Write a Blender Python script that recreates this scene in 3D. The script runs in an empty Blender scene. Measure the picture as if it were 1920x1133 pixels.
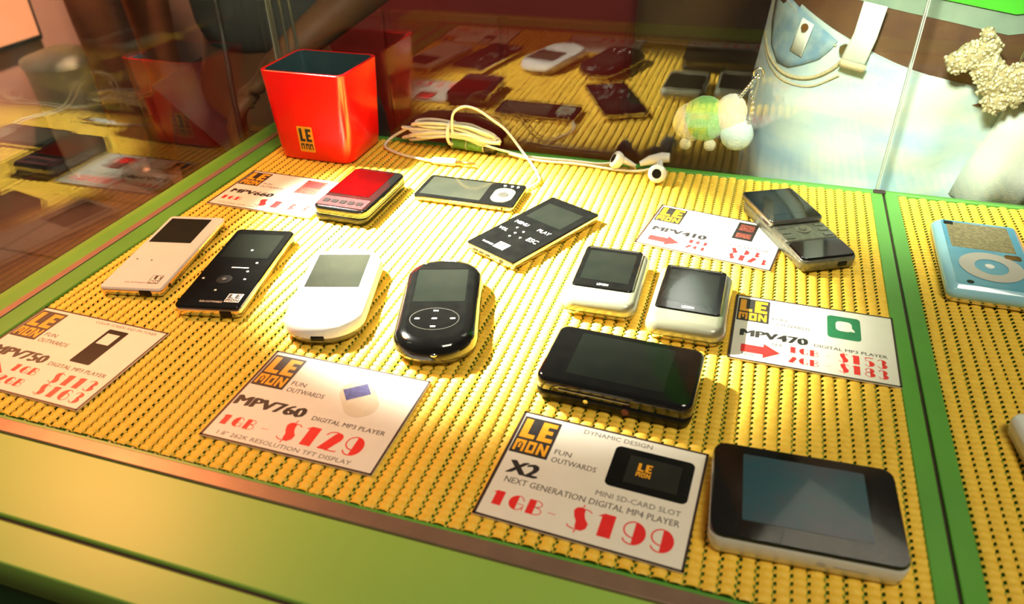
import bpy, math, random
from mathutils import Vector, Matrix
from mathutils.geometry import tessellate_polygon
random.seed(7)
PI = math.pi
SC = bpy.context.scene
COL = SC.collection
D = bpy.data

# ------------------------------------------------------------------ camera
cam_d = D.cameras.new('camera'); cam = D.objects.new('camera', cam_d); COL.objects.link(cam)
cam_d.sensor_fit = 'HORIZONTAL'; cam_d.sensor_width = 36.0
cam_d.lens = 1419.43 / 1920 * 36.0
cam_d.clip_start = 0.01
cam.matrix_world = Matrix(((0.9520, -0.1563, 0.2632, 0.4365),
                           (0.3056, 0.5351, -0.7876, -0.6192),
                           (-0.0178, 0.8302, 0.5572, 0.2700),
                           (0, 0, 0, 1)))
cam_d.dof.use_dof = True
cam_d.dof.focus_distance = 0.52
cam_d.dof.aperture_fstop = 10.0
SC.camera = cam
SC.view_settings.view_transform = 'Standard'
SC.view_settings.look = 'None'
SC.view_settings.gamma = 1.0
SC.view_settings.exposure = 0.0
SC.view_settings.use_curve_mapping = False

# ------------------------------------------------------------------ world and lights
w = D.worlds.new('world'); SC.world = w; w.use_nodes = True
w.node_tree.nodes['Background'].inputs[0].default_value = (1.0, 0.86, 0.70, 1)
w.node_tree.nodes['Background'].inputs[1].default_value = 0.10

def look(o, target):
    d = Vector(target) - o.location
    o.rotation_euler = d.to_track_quat('-Z', 'Y').to_euler()

def spot(name, loc, target, energy, color, cone, blend=1.0, radius=0.01):
    l = D.lights.new(name, 'SPOT'); o = D.objects.new(name, l); COL.objects.link(o)
    o.location = loc; look(o, target)
    l.energy = energy; l.color = color; l.spot_size = math.radians(cone); l.spot_blend = blend
    l.shadow_soft_size = radius
    return o

def area(name, loc, target, energy, color, sx, sy):
    l = D.lights.new(name, 'AREA'); o = D.objects.new(name, l); COL.objects.link(o)
    o.location = loc; look(o, target)
    l.energy = energy; l.color = color; l.shape = 'RECTANGLE'; l.size = sx; l.size_y = sy
    return o

# the halogen spotlight clipped to the top of the left pane, a warm lamp at its left front, shop lighting overhead, then added fill spots
spot('halogen_light', (-0.100, -0.10, 0.420), (0.245, -0.172, 0.0), 500.0, (1.0, 0.98, 0.88), 35, 1.0, 0.013)
spot('warm_light', (-0.33, -0.11, 0.60), (0.02, -0.27, 0.0), 48.0, (1.0, 0.34, 0.12), 46, 1.0, 0.09)
area('shop_light', (0.85, -0.75, 1.45), (0.45, -0.2, 0.0), 13.0, (1.0, 0.92, 0.72), 0.5, 0.4)
spot('customer_fill', (0.40, -0.46, 0.46), (0.560, 0.05, 0.04), 50.0, (0.94, 1.0, 0.90), 30, 1.0, 0.05)  # added spot, only there to brighten the jeans and charms
spot('aisle_fill', (-0.9, 1.4, 1.6), (-0.6, 1.0, -0.6), 130.0, (1.0, 0.72, 0.52), 80, 1.0, 0.05)  # added fill for the people beyond the glass
spot('counter_fill', (-0.9, 0.3, 1.7), (-0.1, 1.1, -0.3), 25.0, (1.0, 0.70, 0.45), 50, 1.0, 0.05)  # added spot that lifts the dark red counter
spot('wall_fill', (-1.5, 1.3, 1.2), (-2.2, 1.6, -0.5), 330.0, (1.0, 0.56, 0.38), 75, 1.0, 0.05)  # added warm fill that brightens the peach wall

# ------------------------------------------------------------------ materials
def material(name, color, rough=0.5, metal=0.0, coat=0.0, noise=None, emit=None, spec=0.5, bump=None, sheen=0.0, sss=0.0):
    m = D.materials.new(name); m.use_nodes = True
    nt = m.node_tree; b = nt.nodes['Principled BSDF']
    b.inputs['Base Color'].default_value = (*color, 1)
    b.inputs['Roughness'].default_value = rough
    b.inputs['Metallic'].default_value = metal
    b.inputs['Coat Weight'].default_value = coat
    b.inputs['Coat Roughness'].default_value = 0.03
    b.inputs['Specular IOR Level'].default_value = spec
    b.inputs['Sheen Weight'].default_value = sheen
    if sss: b.inputs['Subsurface Weight'].default_value = sss; b.inputs['Subsurface Scale'].default_value = 0.01
    if emit:
        b.inputs['Emission Color'].default_value = (*emit[0], 1)
        b.inputs['Emission Strength'].default_value = emit[1]
    tc = nt.nodes.new('ShaderNodeTexCoord')
    if noise:
        sc, col2, lo, hi = noise[:4]
        n = nt.nodes.new('ShaderNodeTexNoise'); n.inputs['Scale'].default_value = sc; n.inputs['Detail'].default_value = 4
        if len(noise) > 4:
            mp = nt.nodes.new('ShaderNodeMapping'); mp.inputs['Scale'].default_value = noise[4]
            nt.links.new(tc.outputs['Object'], mp.inputs[0]); nt.links.new(mp.outputs[0], n.inputs['Vector'])
        else:
            nt.links.new(tc.outputs['Object'], n.inputs['Vector'])
        r = nt.nodes.new('ShaderNodeValToRGB')
        r.color_ramp.elements[0].position = lo; r.color_ramp.elements[0].color = (*color, 1)
        r.color_ramp.elements[1].position = hi; r.color_ramp.elements[1].color = (*col2, 1)
        nt.links.new(n.outputs['Fac'], r.inputs[0]); nt.links.new(r.outputs[0], b.inputs['Base Color'])
    if bump:
        n2 = nt.nodes.new('ShaderNodeTexNoise'); n2.inputs['Scale'].default_value = bump[0]; n2.inputs['Detail'].default_value = 3
        nt.links.new(tc.outputs['Object'], n2.inputs['Vector'])
        bp = nt.nodes.new('ShaderNodeBump'); bp.inputs['Strength'].default_value = bump[1]; bp.inputs['Distance'].default_value = bump[2]
        nt.links.new(n2.outputs['Fac'], bp.inputs['Height']); nt.links.new(bp.outputs[0], b.inputs['Normal'])
    return m

M = {}
M['mat'] = material('knitted_yellow', (0.93, 0.60, 0.060), 0.55, noise=(260, (0.84, 0.49, 0.03), 0.35, 0.75), bump=(1400, 0.25, 0.0004))
M['board'] = material('green_board', (0.12, 0.38, 0.045), 0.35, noise=(14, (0.09, 0.30, 0.035), 0.3, 0.7))
M['ledge'] = material('green_laminate', (0.28, 0.47, 0.075), 0.37, coat=0.0, noise=(9, (0.31, 0.52, 0.08), 0.35, 0.7))
M['board_dark'] = material('dark_green_paint', (0.02, 0.10, 0.02), 0.4, noise=(20, (0.015, 0.075, 0.015), 0.3, 0.7))
M['channel'] = material('bronze_channel', (0.30, 0.19, 0.12), 0.35, metal=0.35, noise=(60, (0.24, 0.15, 0.10), 0.3, 0.7))
M['channel_pink'] = material('anodised_channel', (0.42, 0.25, 0.20), 0.3, metal=0.4, noise=(60, (0.36, 0.22, 0.18), 0.3, 0.7))
M['seam'] = material('seam_dark', (0.05, 0.025, 0.012), 0.6, noise=(80, (0.03, 0.015, 0.01), 0.3, 0.7))
M['joint'] = material('glass_joint', (0.45, 0.50, 0.36), 0.2, coat=0.5, noise=(40, (0.35, 0.42, 0.30), 0.3, 0.7))
M['paper'] = material('card_paper', (0.86, 0.81, 0.68), 0.4, coat=0.3, noise=(90, (0.82, 0.77, 0.64), 0.3, 0.75))
M['ink'] = material('black_ink', (0.015, 0.012, 0.012), 0.5, noise=(300, (0.03, 0.025, 0.02), 0.3, 0.7))
M['ink_brown'] = material('border_ink', (0.03, 0.014, 0.010), 0.5, noise=(300, (0.05, 0.02, 0.012), 0.3, 0.7))
M['ink_grey'] = material('grey_ink', (0.10, 0.08, 0.07), 0.5, noise=(300, (0.14, 0.11, 0.09), 0.3, 0.7))
M['red_ink'] = material('red_ink', (0.85, 0.025, 0.02), 0.45, noise=(200, (0.78, 0.02, 0.02), 0.3, 0.7))
M['orange_ink'] = material('orange_ink', (0.92, 0.42, 0.015), 0.45, noise=(200, (0.85, 0.36, 0.01), 0.3, 0.7))
M['white_ink'] = material('white_ink', (0.85, 0.85, 0.78), 0.4, noise=(300, (0.75, 0.75, 0.68), 0.3, 0.7))
M['blue_ink'] = material('blue_ink', (0.10, 0.10, 0.35), 0.5, noise=(500, (0.05, 0.05, 0.2), 0.3, 0.7))
M['green_ink'] = material('green_ink', (0.02, 0.22, 0.08), 0.5, noise=(300, (0.015, 0.18, 0.06), 0.3, 0.7))
M['pink_ink'] = material('cream_ink', (0.72, 0.64, 0.46), 0.5, noise=(200, (0.66, 0.58, 0.42), 0.3, 0.7))
M['key_panel'] = material('dark_key_panel', (0.012, 0.005, 0.005), 0.3, noise=(700, (0.06, 0.018, 0.018), 0.4, 0.65))
M['darkred_ink'] = material('dark_red_ink', (0.10, 0.02, 0.012), 0.5, noise=(900, (0.30, 0.08, 0.05), 0.4, 0.6))
M['black_gloss'] = material('black_gloss_plastic', (0.0032, 0.0032, 0.003), 0.10, coat=0.5, noise=(120, (0.005, 0.005, 0.0042), 0.3, 0.7))
M['black_satin'] = material('black_satin_plastic', (0.005, 0.005, 0.0045), 0.34, spec=0.2, noise=(120, (0.008, 0.0075, 0.006), 0.3, 0.7))
M['screen'] = material('screen_glass', (0.016, 0.018, 0.013), 0.12, coat=0.4, noise=(40, (0.024, 0.025, 0.017), 0.3, 0.7))
M['screen_dark'] = material('dark_screen_glass', (0.006, 0.008, 0.006), 0.12, coat=0.4, noise=(40, (0.010, 0.011, 0.008), 0.3, 0.7))
M['screen_reflect'] = material('teal_screen_reflection', (0.015, 0.075, 0.095), 0.2, coat=0.4, noise=(22, (0.05, 0.06, 0.085), 0.40, 0.62))  # teal reflection painted into the screen's base colour
M['screen_red'] = material('red_screen_glass', (0.032, 0.0004, 0.0005), 0.12, coat=0.3, noise=(40, (0.014, 0.0005, 0.0005), 0.3, 0.7))
M['screen_olive'] = material('olive_screen', (0.20, 0.17, 0.08), 0.35, noise=(420, (0.34, 0.28, 0.13), 0.4, 0.6))
M['white_gloss'] = material('white_gloss_plastic', (0.80, 0.79, 0.74), 0.2, coat=0.5, noise=(60, (0.76, 0.75, 0.70), 0.3, 0.7))
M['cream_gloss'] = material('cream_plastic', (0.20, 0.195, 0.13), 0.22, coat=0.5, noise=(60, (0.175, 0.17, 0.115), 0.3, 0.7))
M['chrome'] = material('polished_steel', (0.75, 0.72, 0.66), 0.12, metal=1.0, noise=(60, (0.66, 0.63, 0.58), 0.3, 0.7))
M['steel'] = material('dark_steel', (0.35, 0.33, 0.27), 0.25, metal=0.9, noise=(60, (0.28, 0.26, 0.22), 0.3, 0.7))
M['silver'] = material('silver_paint', (0.22, 0.22, 0.15), 0.3, metal=0.5, noise=(300, (0.16, 0.165, 0.115), 0.35, 0.65))
M['brass'] = material('plug_metal', (0.45, 0.25, 0.08), 0.3, metal=0.9, noise=(200, (0.3, 0.15, 0.05), 0.3, 0.7))
M['blue'] = material('blue_plastic', (0.13, 0.42, 0.56), 0.2, coat=0.5, noise=(40, (0.11, 0.36, 0.50), 0.3, 0.7))
M['blue_pale'] = material('pale_blue_plastic', (0.34, 0.66, 0.76), 0.15, coat=0.6, noise=(40, (0.30, 0.60, 0.72), 0.3, 0.7))
M['wheel'] = material('wheel_grey', (0.55, 0.52, 0.44), 0.35, noise=(60, (0.50, 0.47, 0.40), 0.3, 0.7))
M['pink'] = material('pink_plastic', (0.85, 0.42, 0.38), 0.3, coat=0.3, noise=(40, (0.8, 0.38, 0.34), 0.3, 0.7))
M['cup_red'] = material('red_lacquer', (0.88, 0.002, 0.002), 0.25, coat=0.25, noise=(30, (0.80, 0.004, 0.003), 0.3, 0.7))
M['cup_in'] = material('dark_glass_lining', (0.05, 0.10, 0.11), 0.08, coat=0.6, noise=(30, (0.07, 0.13, 0.14), 0.3, 0.7))
M['cable'] = material('cream_cable', (0.82, 0.78, 0.62), 0.45, noise=(200, (0.74, 0.70, 0.55), 0.3, 0.7))
M['green_label'] = material('green_label', (0.08, 0.26, 0.02), 0.4, noise=(260, (0.16, 0.34, 0.06), 0.35, 0.6))
M['denim'] = material('washed_denim', (0.40, 0.56, 0.60), 0.9, noise=(16, (0.60, 0.69, 0.58), 0.38, 0.62, (1.0, 1.0, 2.2)), bump=(900, 0.4, 0.0006), sheen=0.2)
M['denim_pale'] = material('pale_denim', (0.66, 0.72, 0.62), 0.9, noise=(26, (0.76, 0.80, 0.68), 0.35, 0.65, (2.0, 1.0, 1.0)), bump=(900, 0.4, 0.0006), sheen=0.2)
M['denim_blue'] = material('blue_denim', (0.16, 0.29, 0.38), 0.9, noise=(60, (0.34, 0.44, 0.42), 0.40, 0.68), bump=(900, 0.4, 0.0006), sheen=0.2)
M['stitch'] = material('tan_stitching', (0.62, 0.52, 0.28), 0.8, noise=(700, (0.45, 0.40, 0.25), 0.35, 0.65))
M['belt'] = material('brown_leather', (0.13, 0.060, 0.022), 0.45, noise=(45, (0.09, 0.04, 0.018), 0.35, 0.65), bump=(300, 0.3, 0.0005))
M['bag'] = material('brown_bag_leather', (0.16, 0.09, 0.03), 0.6, noise=(12, (0.10, 0.055, 0.02), 0.35, 0.65), bump=(200, 0.3, 0.0006))
M['shirt_green'] = material('green_jersey', (0.08, 0.55, 0.02), 0.85, noise=(30, (0.06, 0.46, 0.02), 0.3, 0.7))
M['hem'] = material('grey_green_jersey', (0.26, 0.34, 0.24), 0.85, noise=(50, (0.20, 0.28, 0.20), 0.3, 0.7))
M['skin'] = material('skin_tan', (0.52, 0.27, 0.15), 0.55, noise=(30, (0.46, 0.23, 0.13), 0.3, 0.7), sss=0.1)
M['skin_brown'] = material('skin_brown', (0.26, 0.11, 0.04), 0.55, noise=(30, (0.22, 0.09, 0.03), 0.3, 0.7), sss=0.1)
M['hair'] = material('dark_hair', (0.02, 0.012, 0.008), 0.6, noise=(120, (0.035, 0.02, 0.012), 0.3, 0.7, (1, 1, 0.1)))
M['eye'] = material('eye_dark', (0.02, 0.015, 0.01), 0.2, noise=(100, (0.03, 0.02, 0.015), 0.3, 0.7))
M['lip'] = material('lip', (0.45, 0.14, 0.11), 0.5, noise=(100, (0.40, 0.12, 0.10), 0.3, 0.7))
M['shirt_grey'] = material('grey_cotton', (0.13, 0.14, 0.12), 0.9, noise=(18, (0.10, 0.10, 0.09), 0.3, 0.7))
M['trouser_brown'] = material('rust_trousers', (0.30, 0.11, 0.04), 0.9, noise=(10, (0.24, 0.085, 0.035), 0.3, 0.7))
M['trouser_dark'] = material('dark_trousers', (0.03, 0.028, 0.025), 0.9, noise=(18, (0.04, 0.035, 0.03), 0.3, 0.7))
M['shoe'] = material('shoe_leather', (0.04, 0.03, 0.02), 0.5, noise=(40, (0.06, 0.04, 0.03), 0.3, 0.7))
M['rhinestone'] = material('rhinestone', (0.48, 0.42, 0.22), 0.12, metal=0.4, noise=(500, (0.85, 0.78, 0.52), 0.4, 0.6))
M['dog_base'] = material('dog_plush', (0.34, 0.27, 0.12), 0.6, noise=(200, (0.46, 0.39, 0.20), 0.3, 0.7))
M['pom_green'] = material('green_plush', (0.22, 0.66, 0.14), 0.95, noise=(160, (0.34, 0.80, 0.22), 0.35, 0.65), bump=(600, 0.8, 0.002), sheen=0.5)
M['pom_white'] = material('cream_plush', (0.85, 0.83, 0.66), 0.95, noise=(160, (0.90, 0.88, 0.74), 0.35, 0.65), bump=(600, 0.8, 0.002), sheen=0.5)
M['pom_blue'] = material('pale_blue_plush', (0.55, 0.78, 0.80), 0.95, noise=(60, (0.70, 0.86, 0.86), 0.35, 0.65), bump=(600, 0.8, 0.002), sheen=0.5)
M['red_panel'] = material('dark_red_panel', (0.40, 0.02, 0.010), 0.5, noise=(4, (0.30, 0.016, 0.010), 0.3, 0.7))
M['floor'] = material('floor_tile', (0.10, 0.05, 0.03), 0.3, noise=(5, (0.07, 0.035, 0.022), 0.3, 0.7))
M['wall'] = material('peach_wall', (0.55, 0.34, 0.25), 0.8, noise=(3, (0.46, 0.28, 0.21), 0.3, 0.7))
M['wall_dark'] = material('dark_wall', (0.05, 0.04, 0.028), 0.8, noise=(3, (0.035, 0.028, 0.02), 0.3, 0.7))
M['lamp'] = material('orange_glow', (0.25, 0.10, 0.05), 0.5, noise=(4, (0.2, 0.08, 0.04), 0.3, 0.7), emit=((1.0, 0.36, 0.15), 0.9))  # emission of the added panel, imitates a blurred warm glow
M['bulb'] = material('halogen_bulb', (1, 0.95, 0.8), 0.3, noise=(4, (1, 0.9, 0.75), 0.3, 0.7), emit=((1.0, 0.95, 0.8), 8.0))
M['cord'] = material('black_cord', (0.02, 0.02, 0.014), 0.5, noise=(100, (0.03, 0.03, 0.02), 0.3, 0.7))
M['grey_cord'] = material('grey_cord', (0.14, 0.16, 0.10), 0.4, noise=(100, (0.10, 0.12, 0.08), 0.3, 0.7))
M['bin'] = material('pale_green_bin', (0.55, 0.62, 0.42), 0.5, noise=(10, (0.50, 0.56, 0.38), 0.3, 0.7))

# architectural glass: clear, with mirror reflections that strengthen towards grazing angles
g = D.materials.new('case_glass'); g.use_nodes = True
nt = g.node_tree; nt.nodes.clear()
out = nt.nodes.new('ShaderNodeOutputMaterial'); mix = nt.nodes.new('ShaderNodeMixShader')
tr = nt.nodes.new('ShaderNodeBsdfTransparent'); tr.inputs[0].default_value = (0.965, 0.975, 0.95, 1)
gl = nt.nodes.new('ShaderNodeBsdfGlossy'); gl.inputs['Roughness'].default_value = 0.012; gl.inputs[0].default_value = (0.95, 0.95, 0.92, 1)
lw = nt.nodes.new('ShaderNodeLayerWeight'); lw.inputs[0].default_value = 0.5
pw = nt.nodes.new('ShaderNodeMath'); pw.operation = 'POWER'; pw.inputs[1].default_value = 4.0
mu = nt.nodes.new('ShaderNodeMath'); mu.operation = 'MULTIPLY_ADD'; mu.inputs[1].default_value = 0.75; mu.inputs[2].default_value = 0.040
nt.links.new(lw.outputs['Facing'], pw.inputs[0]); nt.links.new(pw.outputs[0], mu.inputs[0])
nt.links.new(mu.outputs[0], mix.inputs[0]); nt.links.new(tr.outputs[0], mix.inputs[1]); nt.links.new(gl.outputs[0], mix.inputs[2])
nt.links.new(mix.outputs[0], out.inputs[0])
M['glass'] = g

# ------------------------------------------------------------------ mesh helpers
class MB:
    def __init__(s): s.v = []; s.f = []; s.sm = []
    def add(s, verts, faces, smooth=False):
        n = len(s.v); s.v += [tuple(v) for v in verts]
        for f in faces: s.f.append([i + n for i in f]); s.sm.append(smooth)
        return s
    def box(s, x0, y0, z0, x1, y1, z1, bev=0.0):
        if bev > 0:
            cx, cy = (x0 + x1) / 2, (y0 + y1) / 2
            return s.slab(x1 - x0, y1 - y0, bev, [(z0, bev * .6), (z0 + bev, 0), (z1 - bev, 0), (z1 - bev * .3, bev * .3), (z1, bev)], (cx, cy), 2)
        v = [(x0, y0, z0), (x1, y0, z0), (x1, y1, z0), (x0, y1, z0), (x0, y0, z1), (x1, y0, z1), (x1, y1, z1), (x0, y1, z1)]
        return s.add(v, [(0, 3, 2, 1), (4, 5, 6, 7), (0, 1, 5, 4), (1, 2, 6, 5), (2, 3, 7, 6), (3, 0, 4, 7)])
    def rings(s, rings, cap0=True, cap1=True, smooth=True):
        n = len(rings[0]); base = len(s.v); v = [p for r in rings for p in r]; f = []
        for k in range(len(rings) - 1):
            for i in range(n):
                j = (i + 1) % n
                f.append((k * n + i, k * n + j, (k + 1) * n + j, (k + 1) * n + i))
        s.add(v, f, smooth)
        if cap0: s.add(rings[0], [tuple(reversed(range(n)))])
        if cap1: s.add(rings[-1], [tuple(range(n))])
        return s
    def slab(s, W, L, rad, prof, c=(0, 0), n=6, sup=None):
        rs = []
        for z, ins in prof:
            w, l = W / 2 - ins, L / 2 - ins; r = max(min(rad - ins, w, l), 0.0001)
            ring = []
            if sup and sup[0] == 'cap':
                rx, ry = min(sup[1] - ins, w), max(sup[2] - ins, .001)
                for q, (sx, sy) in enumerate(((1, 1), (-1, 1), (-1, -1), (1, -1))):
                    for k in range(13):
                        a = q * PI / 2 + k / 12 * PI / 2
                        ring.append((c[0] + sx * (w - rx) + rx * math.cos(a), c[1] + sy * (l - ry) + ry * math.sin(a), z))
            elif sup:
                N = 48
                for i in range(N):
                    a = 2 * PI * i / N; ca, sa = math.cos(a), math.sin(a)
                    ring.append((c[0] + w * math.copysign(abs(ca) ** (2 / sup[0]), ca), c[1] + l * math.copysign(abs(sa) ** (2 / sup[1]), sa), z))
            else:
                for q, (sx, sy) in enumerate(((1, 1), (-1, 1), (-1, -1), (1, -1))):
                    for k in range(n + 1):
                        a = q * PI / 2 + k / n * PI / 2
                        ring.append((c[0] + sx * (w - r) + r * math.cos(a), c[1] + sy * (l - r) + r * math.sin(a), z))
            rs.append(ring)
        return s.rings(rs)
    def tube(s, pts, r, n=8, caps=True):
        pts = [Vector(p) for p in pts]; rs = []
        up = Vector((0, 0, 1)); prev = None
        for i, p in enumerate(pts):
            t = (pts[min(i + 1, len(pts) - 1)] - pts[max(i - 1, 0)]).normalized()
            if prev is None:
                a = t.cross(up) if abs(t.dot(up)) < .95 else t.cross(Vector((1, 0, 0)))
                a.normalize()
            else:
                a = (prev - t * prev.dot(t)).normalized()
            prev = a; b = t.cross(a)
            rr = r[i] if isinstance(r, (list, tuple)) else r
            rs.append([p + a * (rr * math.cos(2 * PI * k / n)) + b * (rr * math.sin(2 * PI * k / n)) for k in range(n)])
        return s.rings(rs, caps, caps)
    def cyl(s, c, r, h, n=20, axis='z', r2=None):
        r2 = r if r2 is None else r2
        ax = {'z': Vector((0, 0, 1)), 'y': Vector((0, 1, 0)), 'x': Vector((1, 0, 0))}[axis]
        return s.tube([Vector(c), Vector(c) + ax * h], [r, r2], n)
    def ball(s, c, rx, ry=None, rz=None, n=14, m=9):
        ry = ry or rx; rz = rz or rx; rs = []
        for k in range(m + 1):
            ph = -PI / 2 + PI * (k + .02) / (m + .04)
            rs.append([(c[0] + rx * math.cos(ph) * math.cos(2 * PI * i / n), c[1] + ry * math.cos(ph) * math.sin(2 * PI * i / n), c[2] + rz * math.sin(ph)) for i in range(n)])
        return s.rings(rs)
    def poly(s, pts, z):
        tris = tessellate_polygon([[Vector((p[0], p[1], 0)) for p in pts]])
        fs = []
        for a, b, c in tris:
            ar = (pts[b][0] - pts[a][0]) * (pts[c][1] - pts[a][1]) - (pts[b][1] - pts[a][1]) * (pts[c][0] - pts[a][0])
            fs.append((a, b, c) if ar > 0 else (a, c, b))
        return s.add([(p[0], p[1], z) for p in pts], fs)
    def rect(s, x0, y0, x1, y1, z): return s.add([(x0, y0, z), (x1, y0, z), (x1, y1, z), (x0, y1, z)], [(0, 1, 2, 3)])
    def stroke(s, pts, w, z):
        P = [Vector((p[0], p[1])) for p in pts]; L = []; R = []
        for i, p in enumerate(P):
            t = P[min(i + 1, len(P) - 1)] - P[max(i - 1, 0)]; t.normalize(); nn = Vector((-t.y, t.x)) * w / 2
            L.append(p + nn); R.append(p - nn)
        v = [(q.x, q.y, z) for q in L + R]; n = len(P)
        return s.add(v, [(i, i + n, i + n + 1, i + 1) for i in range(n - 1)])
    def xf(s, mtx, start=0):
        s.v = s.v[:start] + [tuple(mtx @ Vector(v)) for v in s.v[start:]]
        return s
    def build(s, name, mat, parent=None, **kw):
        me = D.meshes.new(name); me.from_pydata(s.v, [], s.f); me.update()
        me.polygons.foreach_set('use_smooth', s.sm)
        mats = mat if isinstance(mat, list) else [mat]
        for m_ in mats: me.materials.append(M[m_])
        o = D.objects.new(name, me); COL.objects.link(o)
        if parent is not None: o.parent = parent
        for k, v in kw.items(): o[k] = v
        return o

def thing(name, label, cat, loc=(0, 0, 0), rz=0.0, group=None):
    o = D.objects.new(name, None); COL.objects.link(o); o.empty_display_size = 0.01
    o.location = loc; o.rotation_euler = (0, 0, math.radians(rz)); o['label'] = label; o['category'] = cat
    if group: o['group'] = group
    return o
def tag(o, label, cat, group=None, kind=None):
    o['label'] = label; o['category'] = cat
    if group: o['group'] = group
    if kind: o['kind'] = kind
    return o
def struct(o): o['kind'] = 'structure'; return o

def smooth_curve(pts, k=6):
    P = [Vector(p) for p in pts]; out = []
    for i in range(len(P) - 1):
        a, b, c, d = P[max(i - 1, 0)], P[i], P[i + 1], P[min(i + 2, len(P) - 1)]
        for j in range(k):
            t = j / k
            out.append(0.5 * ((2 * b) + (c - a) * t + (2 * a - 5 * b + 4 * c - d) * t * t + (3 * b - a - 3 * c + d) * t ** 3))
    out.append(P[-1]); return out

# lettering from the built-in font, fitted to a box in millimetres
def font_shape(text, bold=0.02):
    cu = D.curves.new('lettering', 'FONT'); cu.body = text; cu.size = 1.0; cu.resolution_u = 2
    o = D.objects.new('lettering', cu); COL.objects.link(o)
    bpy.context.view_layer.update()
    me = o.evaluated_get(bpy.context.evaluated_depsgraph_get()).to_mesh()
    v = [tuple(x.co) for x in me.vertices]; f = [tuple(p.vertices) for p in me.polygons]
    o.to_mesh_clear(); D.objects.remove(o); D.curves.remove(cu)
    return v, f
FONT = {}
def letter(mb, text, x0, y0, x1, y1, z, bold=0.02):
    if text not in FONT: FONT[text] = font_shape(text)
    v, f = FONT[text]
    ax, bx = min(p[0] for p in v), max(p[0] for p in v); ay, by = min(p[1] for p in v), max(p[1] for p in v)
    sx, sy = (x1 - x0) / (bx - ax), (y1 - y0) / (by - ay)
    nv = [(x0 + (p[0] - ax) * sx, y0 + (p[1] - ay) * sy, z) for p in v]
    nf = []
    for q in f:
        a, b, c = nv[q[0]], nv[q[1]], nv[q[2]]
        ar = sum(nv[q[i]][0] * nv[q[(i + 1) % len(q)]][1] - nv[q[(i + 1) % len(q)]][0] * nv[q[i]][1] for i in range(len(q)))
        nf.append(q if ar > 0 else tuple(reversed(q)))
    h = y1 - y0; n_ = max(1, int(bold / .012))
    for q in range(n_):                                  # heavier strokes: copies nudged sideways
        dx = (q - (n_ - 1) / 2) * (.05 if bold >= .05 else .025) * h
        mb.add([(p[0] + dx, p[1] + dx * .35, p[2] + q * 2e-6) for p in nv], nf)

# fat and thin display numerals like those on the price cards
def arc(cx, cy, rx, ry, a0, a1, n=12):
    return [(cx + rx * math.cos(math.radians(a0 + (a1 - a0) * i / n)), cy + ry * math.sin(math.radians(a0 + (a1 - a0) * i / n))) for i in range(n + 1)]
def glyph(mb, ch, x0, y0, w, h, z):
    def T(pts): return [(x0 + p[0] * w, y0 + p[1] * h) for p in pts]
    th = 0.055 * h
    P = lambda pts: mb.poly(T(pts), z); S = lambda pts, k=1.0: mb.stroke(T(pts), th * k, z + 0.00002)
    if ch == '1': P([(.22, 0), (.78, 0), (.78, 1), (.30, 1), (.05, .84), (.22, .84)])
    elif ch == '9':
        P(arc(.48, .5, .50, .5, -90, 90)); S(arc(.48, .64, .42, .34, 90, 270)); S(arc(.48, .22, .36, .20, 180, 270))
    elif ch == '6':
        P(arc(.52, .5, .50, .5, 90, 270)); S(arc(.52, .34, .42, .32, -90, 90)); S(arc(.52, .80, .34, .18, 0, 90))
    elif ch == '2':
        P(arc(.66, .72, .26, .26, -45, 150) + [(.0, .02), (.52, .02)]); S(arc(.45, .72, .38, .26, 70, 175)); S([(.4, .03), (.95, .03), (.95, .10)])
    elif ch == '3':
        P(arc(.5, .73, .40, .27, -90, 90)); P(arc(.5, .27, .46, .27, -90, 90)); S(arc(.5, .75, .36, .23, 90, 170)); S(arc(.5, .25, .38, .23, 190, 270))
    elif ch == '5':
        P(arc(.5, .32, .48, .32, -90, 90)); S([(.2, .98), (.9, .98)], 1.6); S([(.2, .98), (.2, .6), (.5, .62)]); S(arc(.5, .25, .38, .23, 190, 270))
    elif ch == '8':
        P(arc(.5, .73, .40, .27, -90, 90)); P(arc(.5, .27, .46, .27, -90, 90)); S(arc(.5, .75, .36, .23, 90, 270)); S(arc(.5, .27, .42, .25, 90, 270))
    elif ch == 'G':
        P(arc(.55, .5, .52, .5, 90, 270)); S(arc(.55, .62, .36, .36, 10, 90)); S([(.62, .45), (.95, .45), (.95, .05)]); S(arc(.55, .4, .38, .38, -90, -20))
    elif ch == 'B':
        P([(.05, 0), (.50, 0), (.50, 1), (.05, 1)]); S(arc(.5, .75, .38, .23, -90, 90)); S(arc(.5, .27, .46, .25, -90, 90))
    elif ch == '$':
        P([(.16, .80), (.24, .94), (.42, 1.0), (.62, .96), (.64, .74), (.72, .55), (.90, .36), (.88, .14), (.70, .0), (.46, .0), (.40, .16), (.38, .36), (.24, .56)])
        S(arc(.62, .82, .30, .13, 100, 10), .8); S(arc(.38, .15, .30, .13, 280, 180), .8); S([(.5, 1.0), (.53, 1.14)], .8); S([(.47, 0), (.45, -.14)], .8)
    elif ch == '-': S([(.2, .42), (.8, .42)], .7)
def numerals(mb, text, x0, y0, x1, y1, z):
    n = len(text); cw = (x1 - x0) / n
    for i, ch in enumerate(text):
        if ch != ' ': glyph(mb, ch, x0 + cw * (i + .06), y0, cw * .88, y1 - y0, z)

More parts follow.
